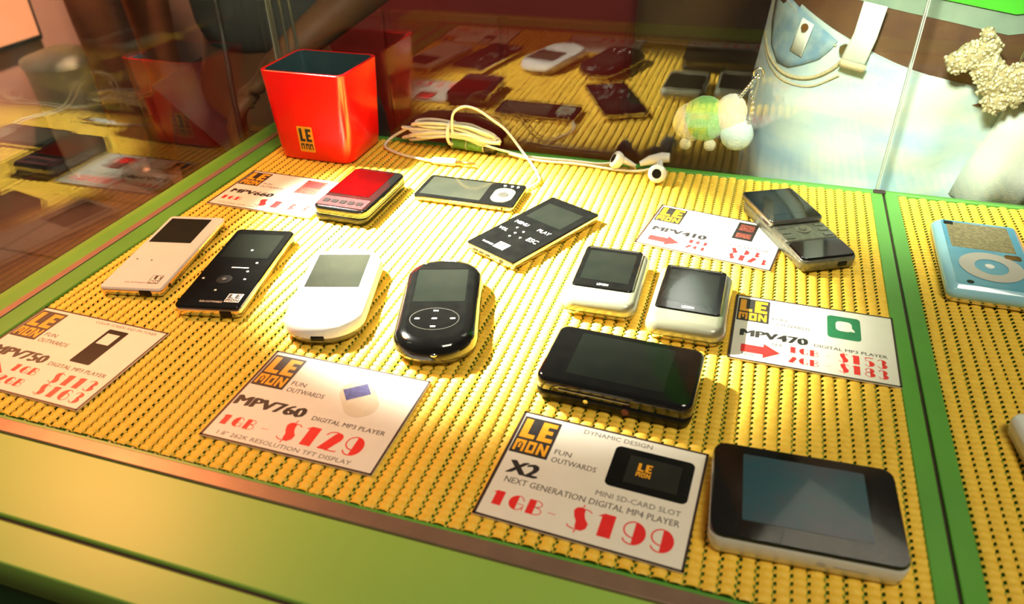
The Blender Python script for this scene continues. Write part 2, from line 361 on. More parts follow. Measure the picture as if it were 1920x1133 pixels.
# square badge: four block letters over two, written LE above MON
def badge(parent, x0, y0, x1, y1, z, back='ink', front='orange_ink', name='logo_badge', flip=False):
    b = MB().rect(x0, y0, x1, y1, z)
    o = b.build(name, back, parent)
    w, h = x1 - x0, y1 - y0
    m = MB(); zz = z + 0.00006
    def R(a, b_, c, d): m.rect(x0 + a * w, y0 + b_ * h, x0 + c * w, y0 + d * h, zz)
    R(.07, .42, .26, .94); R(.26, .42, .46, .53)                                       # L
    R(.54, .42, .72, .94); R(.72, .42, .93, .53); R(.72, .83, .93, .94); R(.72, .63, .88, .73)  # E
    R(.06, .06, .13, .36); R(.27, .06, .34, .36); R(.13, .27, .27, .36); R(.17, .14, .23, .30)  # M
    R(.39, .06, .46, .36); R(.55, .06, .62, .36); R(.46, .28, .55, .36); R(.46, .06, .55, .13)  # O
    R(.67, .06, .74, .36); R(.86, .06, .93, .36)                                                 # N
    m.poly([(x0 + .74 * w, y0 + .36 * h), (x0 + .74 * w, y0 + .24 * h), (x0 + .86 * w, y0 + .06 * h), (x0 + .86 * w, y0 + .18 * h)], zz)
    m.build('logo_letters', front, o)
    return o

# ------------------------------------------------------------------ room shell
def quadbox(name, mat, *b): return MB().box(*b).build(name, mat)
FL = -0.93
struct(quadbox('floor', 'floor', -2.3, -2.2, FL - 0.05, 3.0, 4.2, FL))
# tiles on the floor, laid in the part seen beyond the case
fl = D.objects['floor']
tile = MB().slab(0.385, 0.385, 0.004, [(0, 0), (0.008, 0), (0.010, 0.002)], n=1)
t0 = tile.build('floor_tile', 'floor', fl); t0.location = (-2.0, 0.7, FL)
for ix in range(10):
    for iy in range(8):
        if ix == 0 and iy == 0: continue
        c = t0.copy(); COL.objects.link(c); c.parent = fl; c.location = (-2.0 + ix * 0.39, 0.7 + iy * 0.39, FL)
struct(quadbox('wall_left', 'wall', -2.3, -2.2, FL, -2.2, 4.2, 1.9))
struct(quadbox('wall_back', 'wall_dark', -2.2, 4.1, FL, 3.0, 4.2, 1.9))
for k, (y0, y1) in enumerate(((-2.2, 4.1),)):
    struct(quadbox('baseboard_left', 'wall_dark', -2.2, y0, FL, -2.18, y1, FL + 0.10))

# ------------------------------------------------------------------ display case
case = thing('display_case', 'green painted glass display case with yellow lined shelves', 'display case', (0, 0, 0))
MB().box(-0.021, -0.4185, -0.016, 0.545, 0.006, -0.0035).build('shelf_board', 'board', case)
MB().box(0.547, -0.4185, -0.016, 0.86, 0.006, -0.0035).build('shelf_board', 'board', case)
# raised green rims around the mats
MB().box(0.003, -0.4185, -0.0035, 0.0190, 0.0, 0.0, 0.0006).build('shelf_rim', 'board', case)
MB().box(-0.021, -0.4185, -0.0035, -0.0025, 0.006, 0.0, 0.0006).build('shelf_rim', 'board', case)
MB().box(0.019, -0.0075, -0.0035, 0.545, 0.0, 0.0, 0.0006).build('shelf_rim', 'board', case)
MB().box(0.5470, -0.0055, -0.0035, 0.86, 0.0, 0.0, 0.0006).build('shelf_rim', 'board', case)
MB().box(0.5362, -0.4185, -0.0035, 0.5452, -0.0075, 0.0004, 0.0006).build('shelf_rim', 'board', case)
MB().box(0.5468, -0.4185, -0.0035, 0.5565, -0.0055, 0.0004, 0.0006).build('shelf_rim', 'board', case)
MB().box(0.019, -0.4185, -0.0035, 0.545, -0.4160, -0.0012).build('shelf_rim', 'board', case)
MB().box(0.5565, -0.4185, -0.0035, 0.86, -0.4160, -0.0012).build('shelf_rim', 'board', case)
MB().box(0.5452, -0.4185, -0.016, 0.5468, 0.003, -0.0012).build('shelf_seam', 'seam', case)
MB().box(0.5385, -0.0085, -0.001, 0.5475, -0.0035, 0.0018, 0.0005).build('shelf_clip', 'seam', case, label='dark clip')
# channels that carry the panes
c_ = MB().box(-0.0026, -0.4265, -0.0035, 0.0030, -0.0005, 0.0006)
c_.build('glass_channel', 'channel_pink', case, label='pinkish side channel')
MB().box(-0.021, -0.4268, -0.016, 0.86, -0.4186, 0.0006, 0.0005).build('glass_channel', 'channel', case, label='bronze front channel')
# front ledge of two boards, fascia and carcass
MB().box(-0.08, -0.4690, -0.020, 0.86, -0.4268, -0.0006, 0.0008).build('ledge_board', 'ledge', case)
MB().box(-0.08, -0.4715, -0.020, 0.86, -0.4690, -0.0030).build('ledge_joint', 'seam', case)
MB().box(-0.08, -0.4900, -0.020, 0.86, -0.4715, -0.0006, 0.0008).build('ledge_board', 'ledge', case)
MB().box(-0.08, -0.4880, FL, 0.86, -0.4780, -0.020).build('front_panel', 'board_dark', case)
MB().box(-0.021, -0.478, FL, -0.010, 0.006, -0.016).build('side_panel', 'board_dark', case)
MB().box(-0.010, 0.0, FL, 0.86, 0.006, -0.016).build('back_panel', 'board_dark', case)
MB().box(0.85, -0.478, FL, 0.86, 0.0, -0.016).build('side_panel', 'board_dark', case)
# panes
HT = 0.50
MB().box(-0.0018, -0.4185, 0.0006, 0.0018, -0.0045, HT).build('glass_pane', 'glass', case, label='clear left side pane')
MB().box(0.0045, -0.0030, 0.0, 0.5405, 0.0006, HT).build('glass_pane', 'glass', case, label='clear back pane')
MB().box(0.5425, -0.0030, 0.0, 0.86, 0.0006, HT).build('glass_pane', 'glass', case, label='clear back pane of the neighbouring case')
MB().box(0.5405, -0.0030, 0.0004, 0.5412, 0.0008, HT).box(0.5418, -0.0030, 0.0004, 0.5425, 0.0008, HT).build('pane_edge', 'joint', case, label='pale green polished glass edges')
MB().box(0.0020, -0.0045, 0.0, 0.0030, 0.0006, HT).box(0.0036, -0.0030, 0.0, 0.0044, 0.0006, HT).build('pane_edge', 'joint', case, label='pale green polished glass edges')

# knitted non-slip mats: bead rows with real holes, one bead 7 x 4 mm
def knit(name, x0, x1, y0, y1, par):
    px, py = 0.0070, 0.0040
    nx, ny = int(round((x1 - x0) / px)), int(round((y1 - y0) / py))
    CX, CY = 7, 5
    # profile across one column
    cols = [0.0, 0.16, 0.34, 0.55, 0.76, 0.92, 1.0]
    colh = [-0.0018, -0.0008, -0.0002, 0.0, -0.0002, -0.0008, -0.0018]
    vx = []; hx = []
    for i in range(nx):
        for k in range(6): vx.append(i + cols[k]); hx.append(colh[k])
    vx.append(nx); hx.append(-0.0018)
    R = 4
    NX = len(vx); NY = ny * R + 1
    verts = []
    rnd = random.Random(3)
    wob = [rnd.uniform(-.0005, .0005) for _ in range(nx + 1)]
    for j in range(NY):
        fy = j / R
        for i in range(NX):
            ci = min(int(vx[i]), nx - 1)
            ph = 0.5 if ci % 2 else 0.0
            bead = 0.5 + 0.5 * math.cos(2 * PI * (fy + ph))        # 1 at the crown of a bead
            edge = 1.0 - abs((vx[i] - ci) - 0.5) * 2
            h = hx[i] - (1 - bead) * 0.0008 * (0.5 + 0.5 * edge)
            sh = 0.10 * (bead - .5) * math.sin(2 * PI * (vx[i] - ci))
            wy = 0.0012 * math.sin(vx[i] * .13 + fy * .05) * 0.4
            verts.append((x0 + (vx[i] - sh) * px + 0.0004 * math.sin(fy * .11 + ci), y0 + fy * py + wy, h))
    faces = []
    for j in range(NY - 1):
        for i in range(NX - 1):
            ci = i // 6; k = i % 6
            jj = (j + (2 if ci % 2 else 0)) % R
            if (k == 0 and jj in (1, 2)) or (k == 5 and jj in (1, 2)): continue    # hole in the valley between beads
            a = j * NX + i
            faces.append((a, a + 1, a + NX + 1, a + NX))
    mb = MB(); mb.v = verts; mb.f = faces; mb.sm = [True] * len(faces)
    return mb.build(name, 'mat', par)
m1 = knit('shelf_mat', 0.0196, 0.5360, -0.4155, -0.0078, None)
tag(m1, 'yellow knitted non-slip mat under the players in the left case', 'mat')
m2 = knit('shelf_mat', 0.5570, 0.7800, -0.4155, -0.0058, None)
tag(m2, 'yellow knitted non-slip mat in the right case under the blue player', 'mat')

# halogen lamp clipped to the top of the left pane, out of frame
MB().cyl((-0.100, -0.10, 0.438), 0.018, 0.05, 20, r2=0.010).build('lamp_housing', 'steel', case)
MB().tube([(-0.100, -0.10, 0.480), (-0.07, -0.10, 0.512), (0.0, -0.10, 0.515)], 0.004, 10).build('lamp_stem', 'steel', case)
MB().box(-0.004, -0.12, 0.50, 0.004, -0.08, 0.52, 0.001).build('lamp_clip', 'steel', case)

# ------------------------------------------------------------------ price cards
CT = 0.0007
def card(label, x, y, rz, W_, L_, z=0.0, **k):
    t = thing('price_card', label, 'card', (x, y, z), rz, None)
    w, l = W_ / 2, L_ / 2; mm = 0.001
    MB().box(-w, -l, 0.0, w, l, CT).build('paper', 'paper', t)
    z1 = CT + 0.00005
    b = MB(); bw = 0.0012
    for r in ((-w, -l, w, -l + bw), (-w, l - bw, w, l), (-w, -l, -w + bw * 1.3, l), (w - bw, -l, w, l)): b.rect(*r, z1)
    b.build('border', 'ink_brown', t)
    fx = W_ / 0.096; fy = L_ / 0.072
    X = lambda v: v * mm * fx; Y = lambda v: v * mm * fy
    badge(t, X(-46), Y(6.0), X(-26.2), Y(32.5), z1 + .00004)
    tx = MB()
    letter(tx, 'FUN', X(-24), Y(11.3), X(-15.5), Y(14.6), z1, .03)
    letter(tx, 'OUTWARDS', X(-24), Y(5.8), X(-1.5), Y(9.2), z1, .03)
    tx.build('slogan', 'ink_grey', t)
    nm = MB(); n0, n1 = k.get('nx', (-42, -3))
    letter(nm, k['name'], X(n0), Y(-10.6), X(n1), Y(-3.4), z1, .06) if k['name'] != 'X2' else letter(nm, 'X2', X(-42), Y(-7.2), X(-27.5), Y(1.0), z1, .06)
    nm.build('model_lettering', 'ink', t)
    if k['name'] == 'X2': sml = [('NEXT GENERATION DIGITAL MP4 PLAYER', -41, -13.4, 42, -9.8, .03), ('MINI SD-CARD SLOT', 2, -7.3, 41.5, -4.2, .02)]
    else: sml = [('DIGITAL MP3 PLAYER', 1, -10.2, 42, -7.2, .04)]
    for (s_, a, b_, c, d_, bo_) in sml + [q + (.015,) for q in k.get('small', [])]:
        sb = MB(); letter(sb, s_, X(a), Y(b_), X(c), Y(d_), z1, bo_); sb.build('small_print', 'ink_grey', t)
    pr = MB()
    for (s_, a, b_, c, d_) in k['price']: numerals(pr, s_, X(a), Y(b_), X(c), Y(d_), z1)
    pr.build('price_lettering', 'red_ink', t)
    if k.get('arrow'):
        ar = MB(); ar.poly([(X(-41), Y(-27.5)), (X(-28), Y(-27.5)), (X(-28), Y(-31)), (X(-18), Y(-23.5)), (X(-28), Y(-16)), (X(-28), Y(-19.5)), (X(-41), Y(-19.5))], z1)
        ao = ar.build('arrow', 'red_ink', t)
        if k['arrow'] == 'NEW':
            nn = MB(); letter(nn, 'NEW', X(-40), Y(-31.2), X(-33), Y(-27.8), z1 + .00006, .02); letter(nn, 'NEW', X(-23), Y(-16.5), X(-17), Y(-13.5), z1 + .00006, .02)
            nn.build('arrow_lettering', 'ink', ao)
    pic = k['pic']; po = thing_part = None
    z2 = z1 + .00004
    if pic == 'wide':
        a = MB().slab(X(39), Y(27), .003, [(z1, 0), (z2, 0)], (X(23.5), Y(13.8))).build('player_picture', 'black_satin', t)
        s_ = MB().rect(X(12), Y(4.8), X(37.5), Y(23), z2 + .00004).build('picture_screen', 'screen', a)
        badge(a, X(16.5), Y(9.5), X(24.5), Y(19.5), z2 + .00012, 'screen', 'orange_ink', 'picture_logo')
    elif pic == 'oval':
        mb = MB().slab(.019, .030, .009, [(0, 0), (.00004, 0)], n=8); mb.xf(Matrix.Translation((X(17), Y(11.8), z1)) @ Matrix.Rotation(math.radians(38), 4, 'Z'))
        a = mb.build('player_picture', 'pink_ink', t)
        mb = MB().rect(-.0068, .001, .0068, .0105, .00008); mb.xf(Matrix.Translation((X(17), Y(11.8), z1)) @ Matrix.Rotation(math.radians(38), 4, 'Z')); mb.build('picture_screen', 'blue_ink', a)
    elif pic == 'green':
        a = MB().slab(X(19.5), Y(25), .0025, [(z1, 0), (z2, 0)], (X(18.5), Y(15.5))).build('player_picture', 'green_ink', t)
        MB().slab(X(9.5), Y(11), .003, [(z2 + .00002, 0), (z2 + .00005, 0)], (X(18.5), Y(17))).build('picture_screen', 'paper', a)
        MB().poly([(X(20.5), Y(12.5)), (X(25), Y(12)), (X(24), Y(15)), (X(21.5), Y(17))], z2 + .0001).build('picture_pointer', 'paper', a)
    elif pic == 'tall':
        a = MB().slab(X(14.5), Y(32), .001, [(z1, 0), (z2, 0)], (X(17.5), Y(12.4))).build('player_picture', 'black_satin', t)
        MB().rect(X(12.4), Y(14.5), X(21.5), Y(24.5), z2 + .00004).build('picture_screen', 'paper', a)
    elif pic == 'red':
        a = MB().rect(X(10), Y(4), X(30), Y(31), z2).build('player_picture', 'darkred_ink', t)
        MB().rect(X(12.5), Y(17), X(27.5), Y(28.5), z2 + .00005).build('picture_screen', 'red_ink', a)
    elif pic == 'phone':
        a = MB().rect(X(13.5), Y(2), X(28), Y(31), z2).build('player_picture', 'ink', t)
        MB().rect(X(15.5), Y(17), X(26), Y(28), z2 + .00005).build('picture_screen', 'darkred_ink', a)
        MB().rect(X(15.5), Y(5), X(26), Y(13), z2 + .00005).build('picture_screen', 'darkred_ink', a)
    return t

card('white price card reading $199 with a picture of a wide black player', 0.3932, -0.3725, -2.6, .0954, .072, name='X2', pic='wide',
     price=[('1GB', -44, -28, -17.5, -19.5), ('-', -17, -28, -10, -20), ('$199', -7, -29.5, 42.5, -16.5)], small=[('DYNAMIC DESIGN', -14, 29.8, 21, 32.8)])
card('white price card reading $129 with a picture of an oval white player', 0.2413, -0.3627, -0.1, .098, .0731, name='MPV760', pic='oval', nx=(-45, -4.5),
     price=[('1GB', -45, -26, -23.5, -19), ('-', -22, -26, -14, -19), ('$129', -11, -27.5, 37, -14.5)],
     small=[('CD SPECTRUM AND CONTROL', -3, 29.7, 44, 32.3), ('1.8" 262K RESOLUTION TFT DISPLAY', -40, -33, 35, -30.2)])
card('white price card with a green framed picture and a red NEW arrow', 0.4909, -0.2241, -0.5, .0923, .0682, name='MPV470', pic='green', arrow='NEW',
     price=[('1GB', -14, -20.5, 4, -14.2), ('-', 6, -20, 11.5, -14.5), ('$153', 14, -21.0, 42, -12.3), ('2GB', -14, -30.5, 4, -24.2), ('-', 6, -30, 11.5, -24.5), ('$183', 14, -31.2, 42, -22.6)])
card('white price card with a tall black player picture, at the left front corner', 0.0700, -0.3655, -1.0, .0965, .0735, name='MPV750', pic='tall', arrow='plain',
     price=[('1GB', -17, -20.5, 2, -14.5), ('$113', 12, -22, 44, -13.5), ('2GB', -17, -30.5, 2, -24.5), ('$163', 12, -32, 44, -23.5)], small=[('COLOR SCREEN AND FM TUNER', -4, 31, 42, 33.2)])
card('white price card lying under the slider phone with a red arrow', 0.4225, -0.1145, -9.0, .096, .066, name='MPV410', pic='phone', arrow='plain',
     price=[('1GB', -14, -19.5, 3, -14), ('$93', 16, -20.5, 38, -12.5), ('2GB', -14, -28, 3, -22.5), ('$123', 16, -30, 44, -21.5)])
card('white price card by the red cup with a dark red player picture', 0.0765, -0.1385, -1.0, .095, .066, name='MPV660', pic='red',
     price=[('1GB', -44, -24, -24, -17.5), ('$183', -10, -27.5, 41, -15)], small=[('FOLDER SKIP AND EQUALIZER SOUND', -40, -32, 40, -29.8)])

# ------------------------------------------------------------------ players
mm = 0.001
def part(mb, name, mat, t, **k): return mb.build(name, mat, t, **k)
def dots(t, pts, r, z, mat='white_ink', name='button', h=.0003):
    for (x, y) in pts: MB().cyl((x * mm, y * mm, z - h * .3), r * mm, h, 12).build(name, mat, t)
def word(t, text, x0, y0, x1, y1, z, mat='white_ink', name='lettering', bold=.02):
    m_ = MB(); letter(m_, text, x0 * mm, y0 * mm, x1 * mm, y1 * mm, z, bold); return m_.build(name, mat, t)

# tall white player
t = thing('media_player', 'tall white player with a dark square screen, by the left glass', 'media player', (0.0567, -0.2521, 0), 11.7)
part(MB().slab(.0431, .1005, .003, [(0.0000, .0015), (.0008, .0004), (.0048, 0), (.0049, .0001)]), 'back_shell', 'chrome', t, label='polished steel back')
part(MB().slab(.0431, .1005, .003, [(.0049, 0), (.0060, 0), (.0066, .0007)]), 'front_shell', 'white_gloss', t)
part(MB().rect(-.0185, .0100, .0130, .0462, .00668), 'screen', 'screen', t)
b = badge(t, .0085, -.0440, .0160, -.0340, .00668, 'ink', 'white_ink')
word(t, 'FUN OUTWARDS', -7, -44, 7.5, -42.6, .00668, 'ink_grey')
part(MB().box(.0060, -.0509, .0012, .0140, -.0495, .0050, .0004), 'port', 'black_satin', t)
part(MB().cyl((.0208, -.0395, .0030), .0014, .0010, 12, 'x'), 'jack_socket', 'black_satin', t)
dots(t, [(-14, -14), (-3, -15)], .6, .0067, 'ink_grey', 'indicator')

# tall black player
t = thing('media_player', 'tall black player with round keys, right of the tall white one', 'media player', (0.1211, -0.2585, 0), 11.6)
part(MB().slab(.0435, .1008, .004, [(0.0000, .0018), (.0010, .0004), (.0062, 0), (.0063, .0001)]), 'back_shell', 'chrome', t, label='polished steel back')
part(MB().slab(.0435, .1008, .004, [(.0063, 0), (.0074, 0), (.0081, .0007)]), 'front_shell', 'black_gloss', t)
part(MB().rect(-.0180, .0100, .0165, .0430, .00818), 'screen', 'screen_dark', t)
dots(t, [(1.6, 20), (11.7, 3.5), (9.8, -7.7), (-16.4, -18.1), (11.7, -17.3), (-2.1, -31.5)], .9, .0083)
part(MB().cyl((-.0018, -.0184, .0080), .0052, .0004, 24), 'key_pad', 'black_satin', t)
dots(t, [(-1.8, -18.4)], 1.5, .0086, 'steel', 'key')
part(MB().rect(-.0034, -.0036, .0085, -.0024, .00822), 'stripe', 'wheel', t)
badge(t, .0088, -.0440, .0186, -.0345, .00822, 'white_ink', 'ink')
word(t, 'FUN OUTWARDS', -7, -45.2, 8, -43.2, .00822)
part(MB().box(.0082, -.0511, .0012, .0157, -.0495, .0056, .0004), 'port', 'black_satin', t)

# oval white player
t = thing('media_player', 'oval white player with a square dark screen', 'media player', (0.2005, -0.2680, 0), 15.7)
part(MB().slab(.0495, .0985, .022, [(0.0000, .0050), (.0012, .0022), (.0045, .0002), (.0062, 0)], sup=('cap', .0225, .0205)), 'back_shell', 'cream_gloss', t)
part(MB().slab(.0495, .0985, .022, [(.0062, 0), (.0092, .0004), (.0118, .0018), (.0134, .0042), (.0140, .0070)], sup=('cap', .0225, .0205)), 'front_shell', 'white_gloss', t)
part(MB().slab(.0350, .0405, .0008, [(.0120, 0), (.01415, 0)], (-.0010, .0150), 2), 'screen', 'screen', t)
word(t, 'LEMON', 1, 41.5, 8, 43.6, .0140, 'ink')
ring = MB(); ring.stroke([(p[0], p[1]) for p in arc(0, -.0210, .0125, .0125, 0, 360, 30)], .0006, .01408); part(ring, 'key_ring', 'cream_gloss', t)
part(MB().box(-.0040, -.0496, .0046, .0040, -.0465, .0078, .0006), 'port', 'black_satin', t)

# oval black player
t = thing('media_player', 'oval glossy black player with silver key marks', 'media player', (0.2718, -0.2665, 0), 17.0)
part(MB().slab(.0500, .1005, .022, [(0.0000, .0050), (.0012, .0022), (.0045, .0002), (.0056, 0)], sup=('cap', .0230, .0210)), 'back_shell', 'steel', t, label='silver edged back')
part(MB().slab(.0500, .1005, .022, [(.0056, 0), (.0100, .0006), (.0128, .0022), (.0144, .0050), (.0150, .0080)], sup=('cap', .0230, .0210)), 'front_shell', 'black_gloss', t)
part(MB().slab(.0320, .0370, .0008, [(.0145, 0), (.01512, 0)], (.0000, .0140), 2), 'screen', 'screen_dark', t)
part(MB().slab(.0290, .0010, .0004, [(.0149, 0), (.0152, 0)], (.0005, .0345), 2), 'trim_line', 'chrome', t)
badge(t, -.0005, .0395, .0070, .0450, .0147, 'white_ink', 'ink')
word(t, 'FUN OUTWARDS', -13, 39.5, -2, 41.0, .0147)
for (x, y) in ((-11, -22.5), (-.8, -22.5), (10, -22.5), (-.5, -14.5), (-1, -30.5)):
    part(MB().slab(.0030, .0011, .0004, [(.0149, 0), (.0153, 0)], (x * mm, y * mm), 2), 'key', 'white_ink', t)
ring = MB(); ring.stroke([(p[0], p[1]) for p in arc(-.0008, -.0225, .0145, .0110, 0, 360, 36)], .0004, .01508); part(ring, 'key_ring', 'steel', t)
part(MB().ball((.001, -.0490, .0085), .0022, .0016, .0016), 'strap_post', 'chrome', t)

# black player with red screen
t = thing('media_player', 'thick black player with a dark red screen, near the red cup', 'media player', (0.1500, -0.1351, 0.0), -0.7)
part(MB().slab(.0452, .0737, .0065, [(0.0000, .0015), (.0015, 0), (.0068, 0), (.0069, .0003)]), 'back_shell', 'black_satin', t)
part(MB().slab(.0456, .0741, .0066, [(.0069, 0), (.0073, 0)]), 'trim_band', 'steel', t)
part(MB().slab(.0452, .0737, .0065, [(.0076, .0002), (.0110, 0), (.0122, .0006), (.0127, .0016)]), 'front_shell', 'black_gloss', t)
part(MB().slab(.0360, .0460, .0012, [(.0124, 0), (.01285, 0)], (-.0035, .0095), 3), 'screen', 'screen_red', t)
kp = part(MB().slab(.0400, .0150, .0012, [(.0124, 0), (.0129, 0)], (-.0010, -.0260), 3), 'key_panel', 'key_panel', t)
for sx in (-14, -7, 0, 7, 14):
    part(MB().slab(.0052, .0050, .0008, [(.0128, 0), (.0132, 0)], ((sx - 1) * mm, -.0262), 2), 'key', 'black_satin', kp)
for yy in (-20, -8, 4, 16): part(MB().box(.0222, yy * mm, .0086, .0229, yy * mm + .007, .0100), 'side_key', 'chrome', t)

# landscape black player
t = thing('media_player', 'slim black player lying sideways behind the diagonal one', 'media player', (0.2297, -0.0998, 0), 0.3)
part(MB().slab(.0842, .0402, .0035, [(0.0000, .0016), (.0008, .0004), (.0040, 0), (.0041, .0001)]), 'back_shell', 'chrome', t, label='polished steel back')
part(MB().slab(.0842, .0402, .0035, [(.0041, 0), (.0048, 0), (.0053, .0006)]), 'front_shell', 'black_gloss', t)
part(MB().rect(-.0380, -.0160, .0130, .0165, .00538), 'screen', 'screen', t)
part(MB().slab(.0180, .0250, .008, [(.0052, 0), (.0058, .0004)], (.0285, -.0025), 6), 'key_pad', 'silver', t)
part(MB().cyl((.0285, -.0025, .0056), .0042, .0005, 20), 'key', 'steel', t)
dots(t, [(31, 14), (25, 14), (36, 14)], 1.1, .0056)
for xx in (-24, -12, 0): part(MB().box(xx * mm, -.0203, .0016, xx * mm + .006, -.0200, .0030), 'side_key', 'steel', t)
part(MB().cyl((.0330, -.0203, .0026), .0011, .0006, 12, 'y'), 'jack_socket', 'black_satin', t)

# diagonal black player
t = thing('media_player', 'black player lying diagonally in the brightest light', 'media player', (0.2982, -0.1493, 0), -25.3)
part(MB().slab(.0461, .0946, .002, [(0.0000, .0016), (.0010, .0004), (.0055, 0), (.0056, .0001)]), 'back_shell', 'chrome', t, label='polished steel back')
part(MB().slab(.0461, .0946, .002, [(.0056, 0), (.0063, 0), (.0069, .0006)]), 'front_shell', 'black_gloss', t)
part(MB().rect(-.0170, .0090, .0165, .0365, .00698), 'screen', 'screen_dark', t)
word(t, 'MENU', -17, -3.4, -5, .4, .00702); word(t, 'PLAY', 5, -3.4, 16, .4, .00702)
word(t, 'VOL', -20, -18, -12, -14.5, .00702); word(t, 'ESC', 8, -19, 17, -14, .00702)
dots(t, [(-4.6, -16), (-4.6, -22), (-1, -11), (3, -19), (-9, -9)], .9, .0071)
badge(t, -.0040, -.0400, .0055, -.0315, .00702, 'white_ink', 'ink')
word(t, 'FUN OUTWARDS', -15, -39.5, -5.5, -37.5, .00702)
part(MB().cyl((.0110, -.0477, .0034), .0015, .0008, 14, 'y'), 'jack_socket', 'black_satin', t)
for xx in (-16, -10, -4): part(MB().box(xx * mm, -.0476, .0024, xx * mm + .004, -.0472, .0040), 'port', 'black_satin', t)

# two small cream players
def small_player(label, x, y, rz):
    t = thing('media_player', label, 'media player', (x, y, 0), rz, 'small cream players side by side')
    part(MB().slab(.0445, .0680, .007, [(0.0000, .0022), (.0010, .0008), (.0034, .0006)]), 'back_shell', 'chrome', t, label='polished steel back')
    part(MB().slab(.0450, .0685, .007, [(.0034, .0004), (.0046, .0004)]), 'gasket', 'black_satin', t, label='dark seam')
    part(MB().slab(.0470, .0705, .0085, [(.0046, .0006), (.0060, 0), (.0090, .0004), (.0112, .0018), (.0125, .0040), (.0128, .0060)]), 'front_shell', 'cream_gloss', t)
    f = part(MB().slab(.0385, .0510, .0030, [(.0110, -.0002), (.0132, 0), (.0137, .0006)], (-.0005, .0062), 4), 'face_plate', 'black_gloss', t)
    part(MB().rect(-.0160, -.0110, .0150, .0255, .01378), 'screen', 'screen_dark', f)
    word(f, 'LEMON', -4, -16.5, 3, -14.2, .01378)
    part(MB().slab(.0330, .0010, .0004, [(.0136, 0), (.0140, 0)], (-.0005, .0292), 2), 'trim_line', 'steel', f)
    return t
small_player('small cream player with a black face, the one farther left by the diagonal player', 0.3641, -0.2070, 1.2)
small_player('small cream player with a black face, touching the green pictured card', 0.4185, -0.2175, -0.4)

# wide black player and wide white player
t = thing('media_player', 'wide all-black player with a large dark screen', 'media player', (0.3910, -0.2994, 0), -2.0)
part(MB().slab(.0825, .0500, .006, [(0.0000, .0030), (.0015, .0008), (.0050, 0), (.0078, 0), (.0079, .0006)]), 'back_shell', 'black_satin', t)
part(MB().slab(.0825, .0500, .006, [(.0083, .0006), (.0084, 0), (.0140, 0), (.0155, .0006), (.0161, .0018)]), 'front_shell', 'black_gloss', t)
part(MB().slab(.0520, .0370, .0008, [(.0158, 0), (.01622, 0)], (-.0005, .0010), 2), 'screen', 'screen_dark', t)
part(MB().box(-.0280, -.0254, .0100, .0100, -.0249, .0106), 'trim_line', 'steel', t)
part(MB().cyl((-.0130, -.0256, .0060), .0013, .0008, 12, 'y'), 'side_key', 'chrome', t)
part(MB().cyl((.0080, -.0255, .0045), .0020, .0008, 14, 'y'), 'jack_socket', 'darkred_ink', t)
part(MB().box(.0409, -.0190, .0095, .0414, -.0060, .0120), 'side_key', 'chrome', t)

t = thing('media_player', 'wide white player with a black face and bluish reflection coloured into its screen', 'media player', (0.4847, -0.3665, 0), 2.9)
part(MB().slab(.0795, .0560, .006, [(0.0000, .0024), (.0012, .0008), (.0050, .0002), (.0096, 0), (.0104, .0003)]), 'body_shell', 'white_gloss', t)
f = part(MB().slab(.0792, .0556, .006, [(.0104, .0002), (.0116, 0), (.0125, .0006)]), 'face_plate', 'black_gloss', t)
part(MB().slab(.0525, .0395, .0006, [(.0122, 0), (.01262, 0)], (.0000, .0020), 2), 'screen', 'screen_reflect', f)
part(MB().cyl((.0060, -.0282, .0060), .0017, .0008, 14, 'y'), 'jack_socket', 'wheel', t)
part(MB().box(.0110, -.0281, .0056, .0240, -.0278, .0066), 'port', 'wheel', t)

# slider phone
t = thing('slider_phone', 'silver slider phone with two dark glossy ends, resting on a price card', 'phone', (0.4780, -0.1050, CT + .0002), 27.5)
part(MB().slab(.0400, .0960, .005, [(0.0000, .0020), (.0010, .0006), (.0060, 0), (.0082, .0002), (.0088, .0008)], (.0030, .0030)), 'body_shell', 'silver', t)
sl = part(MB().slab(.0405, .0495, .003, [(.0088, .0010), (.0094, 0), (.0130, 0), (.0137, .0006)], (.0030, .0285)), 'screen_slab', 'steel', t)
part(MB().slab(.0390, .0480, .0025, [(.0136, 0), (.01385, .0002)], (.0030, .0285)), 'slab_face', 'black_gloss', sl)
part(MB().rect(-.0110, .0130, .0170, .0480, .01392), 'screen', 'screen', sl)
kpd = part(MB().slab(.0385, .0230, .002, [(.0086, 0), (.0100, .0004), (.0104, .0010)], (.0030, -.0080)), 'key_panel', 'silver', t)
part(MB().cyl((.0030, -.0050, .0100), .0058, .0010, 24), 'key_pad', 'steel', kpd)
part(MB().cyl((.0030, -.0050, .0108), .0026, .0007, 18), 'key', 'silver', kpd)
for sx in (-11, 17):
    for sy in (-1, -8, -15): part(MB().slab(.0070, .0040, .001, [(.0102, 0), (.0109, .0003)], (sx * mm, sy * mm), 2), 'key', 'steel', kpd)
part(MB().slab(.0385, .0235, .004, [(.0086, 0), (.0098, .0002), (.0103, .0008)], (.0030, -.0320)), 'lower_window', 'black_gloss', t)
part(MB().box(.0090, -.0458, .0030, .0150, -.0446, .0062, .0004), 'port', 'black_satin', t)

